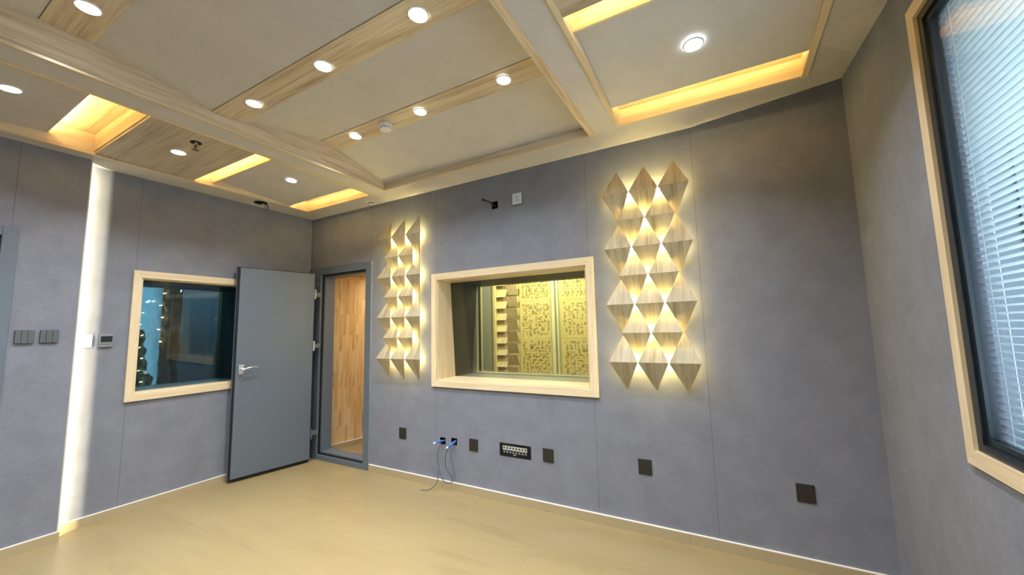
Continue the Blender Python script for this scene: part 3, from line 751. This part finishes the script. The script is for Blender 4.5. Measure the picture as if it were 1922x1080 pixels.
for z in (1.86, 1.27, 0.30):
    bm = bmesh.new(); q0 = leafpt(-0.006, -0.004, 0)
    box(bm, q0.x - 0.012, q0.x + 0.016, q0.y, q0.y + 0.006, z - 0.055, z + 0.055, 0.001)
    cyl(bm, (q0.x - 0.016, q0.y + 0.003, z - 0.055), (0, 0, 1), 0.005, 0.11, 14)
    hg = link('hinge', bm, M_port0 if z > 1 else M_frame, d)
    bm = bmesh.new(); box(bm, q0.x - 0.030, q0.x - 0.018, q0.y + 0.0065, FY - 0.001, z - 0.025, z + 0.025); link('hinge_arm', bm, M_frame, hg)
    bm = bmesh.new()
    for dz in (-0.025, 0.025): cyl(bm, (q0.x + 0.003, q0.y, z + dz), (0, -1, 0), 0.004, 0.001, 12)
    link('screw', bm, M_black, hg)
# handle
HZ = 1.075; HS = LW - 0.055
h = empty('lever_handle', (0, 0, 0)); h.parent = leaf
bm = bmesh.new(); leafbox(bm, HS - 0.014, HS + 0.034, 0.0, 0.008, HZ - 0.055, HZ + 0.042, 0.003); link('rose_plate', bm, M_steel, h)
bm = bmesh.new(); cyl(bm, leafpt(HS + 0.008, 0.007, HZ), nrm, 0.012, 0.036, 20)
tube(bm, [leafpt(HS + 0.010, 0.045, HZ - 0.004), leafpt(HS - 0.02, 0.05, HZ + 0.006), leafpt(HS - 0.07, 0.05, HZ + 0.016), leafpt(HS - 0.13, 0.047, HZ + 0.012)], 0.0065, 10)
link('lever', bm, M_steel, h, True)
bm = bmesh.new(); cyl(bm, leafpt(HS + 0.008, 0.007, HZ - 0.038), nrm, 0.009, 0.012, 16)
leafbox(bm, HS + 0.004, HS + 0.012, 0.019, 0.040, HZ - 0.056, HZ - 0.034, 0.002); link('thumb_turn', bm, M_steel, h)

# corridor behind the door
def quadwall(name, p0, p1, z0, z1, t, m, label, cat='wall'):
    p0 = Vector((*p0, 0)); p1 = Vector((*p1, 0)); dd = (p1 - p0).normalized(); nn = Vector((dd.y, -dd.x, 0)) * (-1)
    bm = bmesh.new(); prism(bm, [p0 + Vector((0, 0, z0)), p1 + Vector((0, 0, z0)), p1 + Vector((0, 0, z1)), p0 + Vector((0, 0, z1))], nn, t)
    o = link(name, bm, m); return tag(o, label, cat, kind='structure')
cwl = quadwall('wall_passage_left', (0.07, 0.165), (0.44, 1.85), 0.0, 2.3, 0.03, M_corr, 'finger-jointed pine wall inside the passage behind the door')
bm = bmesh.new(); p0 = Vector((0.072, 0.165, 0)); p1 = Vector((0.442, 1.85, 0)); dd = (p1 - p0).normalized(); nn = Vector((dd.y, -dd.x, 0))
prism(bm, [p0, p1, p1 + Vector((0, 0, .06)), p0 + Vector((0, 0, .06))], nn, 0.012); bb = link('baseboard_passage', bm, M_base_y); tag(bb, 'pale skirting at the foot of the pine passage wall', 'skirting', kind='structure')
bm = bmesh.new(); prism(bm, [p0 + Vector((0, 0, .06)), p1 + Vector((0, 0, .06)), p1 + Vector((0, 0, .065)), p0 + Vector((0, 0, .065))], nn, 0.012); link('skirting_top_highlight', bm, M_top_highlight, bb)
tag(bx('wall_passage_right', M_corr, None, 1.10, 1.13, 0.13, 1.85, 0.0, 2.3), 'pine wall at the right of the passage', 'wall', kind='structure')
tag(bx('wall_passage_end', M_corr, None, 0.05, 1.13, 1.85, 1.88, 0.0, 2.3), 'pine wall closing the far end of the passage', 'wall', kind='structure')
tag(bx('ceiling_passage', M_wx, None, -0.05, 1.10, 0.13, 1.85, 2.16, 2.20), 'timber ceiling of the passage', 'ceiling', kind='structure')
t = empty('passage_light', (0.70, 0.95, 2.158), 'warm round downlight in the passage ceiling behind the door', 'ceiling light')
bm = bmesh.new(); cyl(bm, (0, 0, 0), (0, 0, -1), 0.045, 0.004, 32); link('lens', bm, M_lens_w, t)
area('lamp', (0, 0, -0.008), 0.09, 12.0, (1.0, 0.86, 0.62), t)

# door_2 at the left edge
d2 = empty('door_2', (0, 0, 0), 'slate grey door frame at the left edge of the picture', 'door', kind='structure')
for a_ in ((0.140, 0.158, -2.317, -2.246, 0.0, 2.19), (0.140, 0.158, -3.224, -3.153, 0.0, 2.19), (0.140, 0.158, -3.153, -2.317, 2.125, 2.19)): bx('frame', M_frame, d2, *a_, bev=0.002)
bx('leaf', M_door, d2, 0.06, 0.10, -3.19, -2.28, 0.01, 2.16)
bx('gasket', M_rubber, d2, 0.101, 0.139, -2.325, -2.318, 0.0, 2.125)

# ------------------------------------------------------------------ folded timber wall tiles
TW, TH, TD = 0.1, 0.203, 0.112
def tri_board(sign):
    """one triangular board: ridge edge in front, apex near the wall"""
    a = Vector((-TW + .0012, -TD, 0)); b = Vector((TW - .0012, -TD, 0)); c = Vector((0, -0.016, sign * TH))
    n = (b - a).cross(c - a).normalized()
    if n.y < 0: n = -n
    bm = bmesh.new(); prism(bm, [a, b, c], n, 0.009); return bm
proto = [None]
def tile(x, y, z, label, group):
    if proto[0] is None:
        t = empty('folded_wall_tile', (x, y, z))
        u_ = link('upper_facet', tri_board(1), M_tile, t); l_ = link('lower_facet', tri_board(-1), M_tile, t)
        u_['label'] = 'upper triangular board facing up'; l_['label'] = 'lower triangular board facing down'
        proto[0] = t
    else:
        s = proto[0]; t = s.copy(); COL.objects.link(t); t.location = (x, y, z)
        for ch in list(s.children):
            c = ch.copy(); COL.objects.link(c); c.parent = t
    tag(t, label, 'wall tile', group); return t
rown = ['top row', 'second row from the top', 'third row from the top', 'fourth row, the middle one', 'third row from the bottom', 'second row from the bottom', 'bottom row']
for cx_, cname in ((3.930, 'tile cluster right of the window'), (1.560, 'tile cluster beside the doorway')):
    sp = 0.2 if cx_ > 3 else 0.193
    for r in range(7):
        z = 2.384 - 0.203 * r - (0.018 if cx_ < 3 else 0)
        n_ = 3 if r % 2 == 0 else 2
        for k in range(n_):
            x = cx_ + (k - (n_ - 1) / 2) * sp
            pos = ('left', 'middle', 'right')[k] if n_ == 3 else ('left', 'right')[k]
            tt = tile(x, 0, z, 'folded wood tile, %s in the %s, %s' % (pos, rown[r].split(',')[0], cname), 'folded tiles, ' + cname)
            tt.scale = (sp / 0.2, 1, 1)
        hw = (n_ * sp) / 2 - 0.065
        o = bx('led_strip', M_led, None, cx_ - hw, cx_ + hw, -0.050, -0.042, z - 0.004, z + 0.004)
        tag(o, 'warm LED strip, %s, %s' % (rown[r].split(',')[0], cname), 'light strip', 'LED strips behind the ' + cname)

# ------------------------------------------------------------------ wall fittings
def plate(name, cat, label, c, mat, w_=0.09, h_=0.1, plane='y', t_=0.008, group=None):
    o = empty(name, c, label, cat, group)
    bm = bmesh.new()
    if plane == 'y': box(bm, -w_ / 2, w_ / 2, -t_, 0, -h_ / 2, h_ / 2, 0.003)
    else: box(bm, 0, t_, -w_ / 2, w_ / 2, -h_ / 2, h_ / 2, 0.003)
    link('cover', bm, mat, o)
    return o
def sock_holes(o, m=M_black, up=False):
    bm = bmesh.new()
    for s in (-1, 1):
        box(bm, s * 0.007 - .0015, s * 0.007 + .0015, -0.0088, -0.0078, 0.012, 0.022)
        prism(bm, [Vector((s * 0.006, -.0088, -.008)), Vector((s * 0.009, -.0088, -.009)), Vector((s * .014, -.0088, -.020)), Vector((s * .011, -.0088, -.021))], (0, 1, 0), .001)
    box(bm, -.0015, .0015, -.0088, -.0078, -.010, .000)
    link('socket_hole', bm, m, o)
for x, z, lab in ((1.536, 0.423, 'small dark bronze wall socket left of the blue cables'), (2.376, 0.413, 'dark bronze wall socket between the cables and the black port panel'),
                  (3.085, 0.419, 'dark bronze wall socket right of the black port panel'), (3.818, 0.441, 'dark bronze wall socket below the right tile cluster'),
                  (4.718, 0.425, 'dark bronze wall socket nearest the right wall')):
    o = plate('wall_socket', 'wall socket', lab, (x, 0, z), M_bronze, 0.090, 0.102, group='dark bronze sockets along the back wall')
    sock_holes(o)
    bm = bmesh.new(); rect_frame(bm, 'y', -0.0086, -0.0078, (-0.036, 0.036, -0.041, 0.041), (-0.0352, 0.0352, -0.0402, 0.0402)); link('inner_rim', bm, M_black, o)
o = plate('wall_socket', 'wall socket', 'pale blue-white wall socket high on the back wall near the ceiling', (2.866, 0, 2.541), plain('pale_plate', (0.50, 0.56, 0.64), 0.3), 0.094, 0.102)
sock_holes(o)
bx('dark_edge', M_black, o, 0.0472, 0.0500, -0.006, 0, -0.053, 0.051); bx('dark_edge', M_black, o, -0.046, 0.0500, -0.006, 0, -0.0545, -0.0515)

# recessed boxes with cables
def recess(name, label, x0, x1, z0, z1, cat='wall box'):
    o = empty(name, ((x0 + x1) / 2, 0, (z0 + z1) / 2), label, cat)
    w_, h_ = (x1 - x0) / 2 - 0.0002, (z1 - z0) / 2 - 0.0002
    bm = bmesh.new()
    box(bm, -w_, w_, 0.05, 0.054, -h_, h_)
    box(bm, -w_, -w_ + .003, 0.0, 0.05, -h_, h_); box(bm, w_ - .003, w_, 0.0, 0.05, -h_, h_); box(bm, -w_ + .003, w_ - .003, 0.0, 0.05, h_ - .003, h_); box(bm, -w_ + .003, w_ - .003, 0.0, 0.05, -h_, -h_ + .003)
    link('back_box', bm, M_rubber, o); return o
recess('wall_box', 'small open black wall box holding the left blue plug', 2.0, 2.065, 0.375, 0.437)
recess('wall_box', 'larger open black wall box holding the right blue plug', 2.128, 2.196, 0.385, 0.445)
recess('wall_box', 'open black wall box high on the wall with a cable poking out', 2.602, 2.668, 2.49, 2.56)
o = empty('cable', (2.64, 0, 2.525), 'short black cable sticking out of the high wall box', 'cable')
bm = bmesh.new(); tube(bm, [(0.0, 0.045, -0.01), (-0.01, 0.0, 0.0), (-0.03, -0.06, 0.02), (-0.052, -0.11, 0.026)], 0.0075); link('sheath', bm, M_rubber, o, True)
bm = bmesh.new(); tube(bm, [(-0.05, -0.106, 0.026), (-0.060, -0.125, 0.027)], 0.010); link('plug', bm, M_black, o, True)

o = empty('network_cable', (2.03, 0, 0.41), 'thin blue-grey cable hanging from the left box and trailing on the floor', 'cable')
def rel(pts, c): return [(p[0] - c[0], p[1] - c[1], p[2] - c[2]) for p in pts]
c_ = (2.03, 0, 0.41)
bm = bmesh.new(); tube(bm, rel([(2.035, 0.04, 0.41), (2.035, -0.02, 0.405), (2.045, -0.06, 0.38), (2.035, -0.07, 0.34), (2.030, -0.07, 0.28), (2.032, -0.065, 0.22), (2.05, -0.06, 0.14), (2.07, -0.06, 0.11), (2.085, -0.06, 0.10)], c_), 0.0022); link('thin_lead', bm, M_cable, o, True)
bm = bmesh.new(); tube(bm, rel([(2.030, -0.068, 0.17), (2.032, -0.07, 0.12), (2.026, -0.075, 0.07), (2.000, -0.09, 0.03), (1.96, -0.12, 0.008), (1.92, -0.135, 0.005), (1.895, -0.14, 0.004)], c_), 0.0040); link('sheath', bm, M_cable2, o, True)
bm = bmesh.new(); tube(bm, rel([(2.045, 0.03, 0.405), (2.030, -0.03, 0.41), (2.010, -0.08, 0.405)], c_), 0.009); link('plug', bm, M_blue, o, True)
bm = bmesh.new(); tube(bm, rel([(2.010, -0.08, 0.405), (2.004, -0.095, 0.404)], c_), 0.0095); link('plug_tip', bm, M_cyan, o, True)
o = empty('network_cable', (2.16, 0, 0.415), 'blue cable looping down from the right box above the skirting', 'cable')
c_ = (2.16, 0, 0.415)
bm = bmesh.new(); tube(bm, rel([(2.165, 0.04, 0.41), (2.16, -0.02, 0.40), (2.145, -0.065, 0.37), (2.125, -0.07, 0.33), (2.115, -0.07, 0.28), (2.125, -0.07, 0.20), (2.165, -0.07, 0.165), (2.19, -0.07, 0.14), (2.19, -0.07, 0.105), (2.160, -0.07, 0.080), (2.125, -0.07, 0.078), (2.09, -0.07, 0.095), (2.07, -0.065, 0.115)], c_), 0.0032); link('sheath', bm, M_cable, o, True)
bm = bmesh.new(); tube(bm, rel([(2.175, 0.03, 0.41), (2.175, -0.05, 0.39), (2.17, -0.065, 0.33), (2.185, -0.06, 0.24), (2.205, -0.06, 0.17), (2.21, -0.06, 0.12), (2.175, -0.06, 0.072)], c_), 0.0018); link('thin_lead', bm, M_cable, o, True)
bm = bmesh.new(); tube(bm, rel([(2.17, 0.02, 0.42), (2.155, -0.03, 0.40), (2.145, -0.07, 0.382)], c_), 0.010); link('plug', bm, M_blue, o, True)
bm = bmesh.new(); tube(bm, rel([(2.145, -0.07, 0.382), (2.142, -0.085, 0.376)], c_), 0.009); link('plug_tip', bm, M_cyan, o, True)

# audio port panel
o = empty('audio_port_panel', (2.787, 0, 0.415), 'black wall panel with eight square ports above eight round jacks', 'port panel')
bm = bmesh.new(); box(bm, -0.146, 0.146, -0.004, 0, -0.052, 0.052, 0.001); link('plate', bm, M_black, o)
M_port = plain('pale_port_rim', (0.55, 0.55, 0.50), 0.4); M_mark = plain('white_print', (0.8, 0.8, 0.8), 0.5)
for k in range(8):
    x = -0.100 + k * 0.0286
    bm = bmesh.new(); rect_frame(bm, 'y', -0.0075, -0.0042, (x - .0125, x + .0125, -0.000, 0.031), (x - .0078, x + .0078, 0.0075, 0.0245)); pr = link('square_port', bm, M_port, o)
    bm = bmesh.new(); box(bm, x - .0078, x + .0078, -.0050, -.0042, 0.0075, 0.0245); link('port_hole', bm, M_rubber, pr)
    bm = bmesh.new(); lathe(bm, (x, -0.0042, -0.016), (0, -1, 0), [(0.0058, 0), (0.0058, 0.002), (0.0078, 0.002), (0.0078, 0)], 20); link('round_jack', bm, M_port, o)
bm = bmesh.new()
prism(bm, [Vector((-.012, -.0052, -.037)), Vector((-.003, -.0052, -.037)), Vector((-.001, -.0052, -.031)), Vector((-.006, -.0052, -.0295)), Vector((-.012, -.0052, -.031))], (0, 1, 0), .001)
box(bm, 0.003, 0.012, -.0052, -.0042, -.036, -.033); link('maker_mark', bm, M_mark, o)

# switches and controllers at the left
for y, lab in ((-2.175, 'graphite three-gang light switch next to the door frame'), (-2.063, 'graphite three-gang light switch nearer the glowing wall edge')):
    o = empty('light_switch', (0.148, y, 1.437), lab, 'light switch', 'graphite switches on the forward left wall')
    bm = bmesh.new(); box(bm, 0, 0.009, -0.044, 0.044, -0.045, 0.045, 0.002); link('cover', bm, M_black, o)
    for k in range(3):
        bm = bmesh.new(); box(bm, 0.009, 0.0125, -0.043 + k * 0.029, -0.043 + k * 0.029 + 0.0278, -0.044, 0.044, 0.0012); link('rocker', bm, M_greyplate, o)
o = empty('control_panel', (0, -1.857, 1.395), 'white square control plate in the warm glowing strip of wall', 'control panel')
bm = bmesh.new(); box(bm, 0, 0.012, -0.046, 0.046, -0.050, 0.050, 0.003); link('cover', bm, M_white, o)
bm = bmesh.new(); box(bm, 0.012, 0.0125, 0.008, 0.040, -0.036, 0.040); link('touch_area', bm, plain('glossy_white', (0.6, 0.6, 0.6), 0.12), o)
bm = bmesh.new(); box(bm, 0.012, 0.0126, -0.002, 0.022, -0.0445, -0.042); link('label_line', bm, M_greyplate, o)
o = empty('thermostat', (0, -1.736, 1.395), 'grey thermostat with a dark screen beside the white plate', 'thermostat')
bm = bmesh.new(); box(bm, 0, 0.016, -0.042, 0.042, -0.050, 0.050, 0.003); link('case', bm, plain('thermostat_grey', (0.22, 0.235, 0.245), 0.35), o)
bm = bmesh.new(); box(bm, 0.016, 0.0168, -0.030, 0.037, -0.012, 0.036); link('screen', bm, plain('screen_dark', (0.02, 0.026, 0.032), 0.12), o)
bm = bmesh.new(); box(bm, 0.016, 0.0168, -0.038, 0.038, -0.030, -0.027); link('button_row', bm, M_black, o)

# ------------------------------------------------------------------ lit room beyond window_1
BY = 3.0
def st(o, lab, cat='wall'): return tag(o, lab, cat, kind='structure')
st(bx('floor_far_room', M_floor, None, -1.2, 4.7, 1.9, BY + 0.1, -0.08, 0.0), 'floor of the lit room beyond', 'floor')
far = st(bx('wall_far', M_cream, None, -1.2, 4.7, BY, BY + 0.1, 0.0, 2.9), 'cream far wall of the lit yellow room')
st(bx('ceiling_far', M_cream, None, -1.2, 4.7, 0.72, BY, 2.75, 2.8), 'ceiling of the lit yellow room', 'ceiling')
st(bx('wall_far_right', M_cream, None, 4.6, 4.7, 0.72, BY, 0.0, 2.75), 'right wall of the lit yellow room')
st(bx('wall_far_left', M_cream, None, -1.2, -1.1, 1.9, BY, 0.0, 2.75), 'left wall of the lit yellow room')
g = grid_wall('wall_far_near', M_darkin, 'y', 0.705, 0.75, 1.13, 4.7, 0.0, 2.8, [(1.97, 3.457, 0.955, 1.893)]); st(g, 'near wall of the lit yellow room around the window')
bx('grey_panel', plain('grey_green_board', (0.20, 0.23, 0.19), 0.6), far, 0.545, 0.735, BY - 0.05, BY, 0.0, 2.75)
bx('yellow_glow_strip', plain('yellow_glow_strip', (0.75, 0.70, 0.30), 0.5), far, 0.835, 0.862, BY - 0.09, BY, 0.0, 2.75)  # plain yellow strip, colour stands in for an LED cove glow
bx('pale_post', plain('pale_green_post', (0.62, 0.66, 0.50), 0.5), far, 1.90, 1.955, BY - 0.07, BY, 0.0, 2.75)
bx('pale_post', plain('pale_green_post_2', (0.62, 0.66, 0.50), 0.5), far, 1.975, 2.01, BY - 0.04, BY, 0.0, 2.75)
random.seed(4)
slotm = plain('slot_dark', (0.045, 0.03, 0.01), 0.8)
for (xa, xb, lab) in ((1.30, 1.875, 'yellow perforated acoustic board left of the pale post, seen through the window'), (2.045, 2.75, 'yellow perforated acoustic board right of the pale post, seen through the window'), (2.85, 3.55, 'yellow perforated acoustic board at the far right of the lit room')):
    t = empty('acoustic_board', ((xa + xb) / 2, BY, 1.4), lab, 'acoustic panel', 'perforated acoustic boards in the lit room')
    hw = (xb - xa) / 2
    bm = bmesh.new()
    for z0 in (-1.4, -0.78, -0.16, 0.46): box(bm, -hw, hw, -0.03, -0.001, z0, z0 + 0.617)
    link('board', bm, M_perf, t)
    bm = bmesh.new()
    for z0 in (-0.78, -0.16, 0.46):
        for cxi in range(9):
            for czi in range(11):
                x = -hw + 0.04 + (cxi + 0.5) * (2 * hw - 0.08) / 9; z = z0 + 0.045 + (czi + 0.5) * 0.53 / 11
                r_ = random.random()
                L_ = random.uniform(0.012, 0.03); jx = random.uniform(-.02, .02); jz = random.uniform(-.012, .012)
                if r_ < 0.55:
                    for q in range(random.choice((1, 2))): box(bm, x + jx + q * .018 - .004, x + jx + q * .018 + .004, -0.0306, -0.0298, z + jz - L_, z + jz + L_)
                elif r_ < 0.95:
                    for q in range(random.choice((1, 2))): box(bm, x + jx - L_, x + jx + L_, -0.0306, -0.0298, z + jz + q * .02 - .004, z + jz + q * .02 + .004)
    link('perforations', bm, slotm, t)
# slanting shingle blocks: two columns
M_blk_l = wood('block_wood', 'Z', (0.62, 0.56, 0.36), (0.52, 0.45, 0.27), (0.38, 0.30, 0.16), perobj=True)
def block_bm(s):
    # top edge near wall, bottom edge proud; sheared sideways
    bm = bmesh.new()
    yb_, yt_ = (-0.11, -0.02) if s > 0 else (-0.025, -0.10)     # left column leans out at the bottom, right column at the top
    a = Vector((-0.1, yb_, -0.099)); h_ = 0.099 if s > 0 else 0.086
    a.z = -h_; b = Vector((0.1, yb_, -h_)); c = Vector((0.1, yt_, h_)); d_ = Vector((-0.1, yt_, h_))
    prism(bm, [a, b, c, d_], (0, 1, 0.0), 0.012); return bm
pro = {}
for r in range(11):
    for ci, (x, s, nm_) in enumerate(((0.967, 1, 'left'), (1.168, -1, 'right'))):
        z = 2.46 - 0.2 * r + (0.0 if ci == 0 else 0.02)
        if ci not in pro:
            o = link('slanted_block', block_bm(s), M_blk_l); pro[ci] = o
        else:
            o = pro[ci].copy(); COL.objects.link(o)
        o.location = (x, BY, z)
        tag(o, 'slanted wood block in the %s column, number %s down, beyond the studio window' % (nm_, ['one', 'two', 'three', 'four', 'five', 'six', 'seven', 'eight', 'nine', 'ten', 'eleven'][r]), 'wall block', 'slanted blocks in the lit room, %s column' % nm_)
for x, y, wt, lab in ((1.0, 2.2, 26, 'warm downlight in the far room above the slanted blocks'), (2.0, 2.45, 30, 'warm downlight in the far room above the perforated boards'), (3.0, 2.2, 26, 'warm downlight in the far room, right'), (2.0, 1.3, 20, 'warm downlight in the far room near the studio window')):
    t = empty('far_room_light', (x, y, 2.75), lab, 'ceiling light', 'downlights in the lit room beyond')
    bm = bmesh.new(); cyl(bm, (0, 0, 0), (0, 0, -1), 0.045, 0.004, 32); link('lens', bm, M_lens_w, t)
    area('lamp', (0, 0, -0.008), 0.09, wt, (1.0, 0.90, 0.52), t)

# ------------------------------------------------------------------ dim room beyond window_2
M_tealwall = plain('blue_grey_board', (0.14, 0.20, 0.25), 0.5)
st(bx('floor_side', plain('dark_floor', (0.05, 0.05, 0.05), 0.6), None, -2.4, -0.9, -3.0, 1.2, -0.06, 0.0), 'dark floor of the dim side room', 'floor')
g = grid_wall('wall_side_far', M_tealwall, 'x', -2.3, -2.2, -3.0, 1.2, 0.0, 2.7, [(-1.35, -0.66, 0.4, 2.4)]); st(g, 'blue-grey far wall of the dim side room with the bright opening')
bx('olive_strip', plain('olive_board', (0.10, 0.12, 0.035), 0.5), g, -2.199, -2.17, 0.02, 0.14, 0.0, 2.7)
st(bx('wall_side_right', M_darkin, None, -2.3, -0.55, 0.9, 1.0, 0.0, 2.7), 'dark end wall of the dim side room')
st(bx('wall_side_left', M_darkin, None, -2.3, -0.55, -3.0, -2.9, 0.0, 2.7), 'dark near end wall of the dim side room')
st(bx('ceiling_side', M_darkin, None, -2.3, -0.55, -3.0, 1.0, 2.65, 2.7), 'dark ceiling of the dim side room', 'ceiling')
g = grid_wall('wall_side_near', M_darkin, 'x', -0.60, -0.502, -2.9, 0.9, 0.0, 2.65, [(I2[0], I2[1], I2[2], I2[3])]); st(g, 'dark near wall of the dim side room')
def crumple(name, ny, nz, y0, y1, z0, z1, x, amp, m, seed, label, cat):
    random.seed(seed); bm = bmesh.new(); V = []
    from mathutils import noise as ns
    for i in range(ny + 1):
        V.append([])
        for j in range(nz + 1):
            y = y0 + (y1 - y0) * i / ny; z = z0 + (z1 - z0) * j / nz
            p = Vector((seed, y * 9, z * 7)); q = ns.cell_vector(p) * 0.35 + ns.noise_vector(p)
            e = amp * q.x
            V[-1].append(bm.verts.new((x + e, y + amp * 0.4 * q.y, z)))
    for i in range(ny):
        for j in range(nz): bm.faces.new((V[i][j], V[i + 1][j], V[i + 1][j + 1], V[i][j + 1]))
    o = link(name, bm, m); sm = o.modifiers.new('thick', 'SOLIDIFY'); sm.thickness = 0.002
    return tag(o, label, cat)
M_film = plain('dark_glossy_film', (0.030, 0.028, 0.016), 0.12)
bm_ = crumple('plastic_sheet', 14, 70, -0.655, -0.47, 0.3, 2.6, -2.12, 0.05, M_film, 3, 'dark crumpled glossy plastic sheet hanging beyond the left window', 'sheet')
mt = bpy.data.materials.new('pale_blue_film'); mt.use_nodes = True
n_ = mt.node_tree.nodes; l_ = mt.node_tree.links; n_.remove(n_['Principled BSDF'])
tr = n_.new('ShaderNodeBsdfTranslucent'); tr.inputs[0].default_value = (0.40, 0.50, 0.52, 1); tp = n_.new('ShaderNodeBsdfTransparent'); tp.inputs[0].default_value = (0.10, 0.155, 0.17, 1); gl = n_.new('ShaderNodeBsdfGlossy'); gl.inputs['Roughness'].default_value = 0.15
m1 = n_.new('ShaderNodeMixShader'); m1.inputs[0].default_value = 0.5; l_.new(tr.outputs[0], m1.inputs[1]); l_.new(tp.outputs[0], m1.inputs[2])
m2 = n_.new('ShaderNodeMixShader'); m2.inputs[0].default_value = 0.15; l_.new(m1.outputs[0], m2.inputs[1]); l_.new(gl.outputs[0], m2.inputs[2]); l_.new(m2.outputs[0], n_['Material Output'].inputs[0])
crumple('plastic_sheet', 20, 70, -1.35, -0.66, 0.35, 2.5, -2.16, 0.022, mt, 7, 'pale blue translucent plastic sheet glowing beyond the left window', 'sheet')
# dark wrapped bundle
bm = bmesh.new()
from mathutils import noise as ns
prof2 = [(0.0, 0.10), (0.1, 0.10), (0.25, 0.09), (0.38, 0.12), (0.5, 0.15), (0.62, 0.16), (0.72, 0.12), (0.82, 0.05), (0.9, 0.05), (1.0, 0.02)]
seg = 22; rings = []
for i in range(46):
    t_ = i / 45
    for (a0, r0), (a1, r1) in zip(prof2, prof2[1:]):
        if a0 <= t_ <= a1: rr = r0 + (r1 - r0) * (t_ - a0) / (a1 - a0); break
    ring = []
    for k in range(seg):
        an = 2 * math.pi * k / seg
        p = Vector((math.cos(an) * rr, math.sin(an) * rr, t_ * 1.5))
        q = ns.noise_vector(p * 7) * 0.085 + ns.noise_vector(p * 20) * 0.02
        ring.append(bm.verts.new((-1.55 + p.x + q.x, -1.07 + p.y + q.y + 0.02 * math.sin(t_ * 9), 0.0 + p.z)))
    rings.append(ring)
for a, b in zip(rings, rings[1:]):
    for k in range(seg): bm.faces.new((a[k], a[(k + 1) % seg], b[(k + 1) % seg], b[k]))
bm.faces.new(rings[0][::-1]); bm.faces.new(rings[-1])
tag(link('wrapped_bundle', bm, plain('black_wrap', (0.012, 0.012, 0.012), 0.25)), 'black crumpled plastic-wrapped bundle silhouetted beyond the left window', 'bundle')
t = empty('side_room_fill', (-1.3, -0.35, 2.64), 'added fill lamp in the side room beyond the left window', 'ceiling light')  # added lamp, gives the sheet highlights and brightens the blue-grey wall
bm = bmesh.new(); cyl(bm, (0, 0, 0), (0, 0, -1), 0.05, 0.004, 24); link('lens', bm, M_lens_w, t)
area('lamp', (0, 0, -0.008), 0.1, 14.0, (0.95, 0.97, 0.95), t)

SC.cycles.use_denoising = True
SC.cycles.max_bounces = 8
SC.cycles.diffuse_bounces = 4
SC.cycles.sample_clamp_indirect = 6.0
SC.cycles.caustics_reflective = False
SC.cycles.caustics_refractive = False
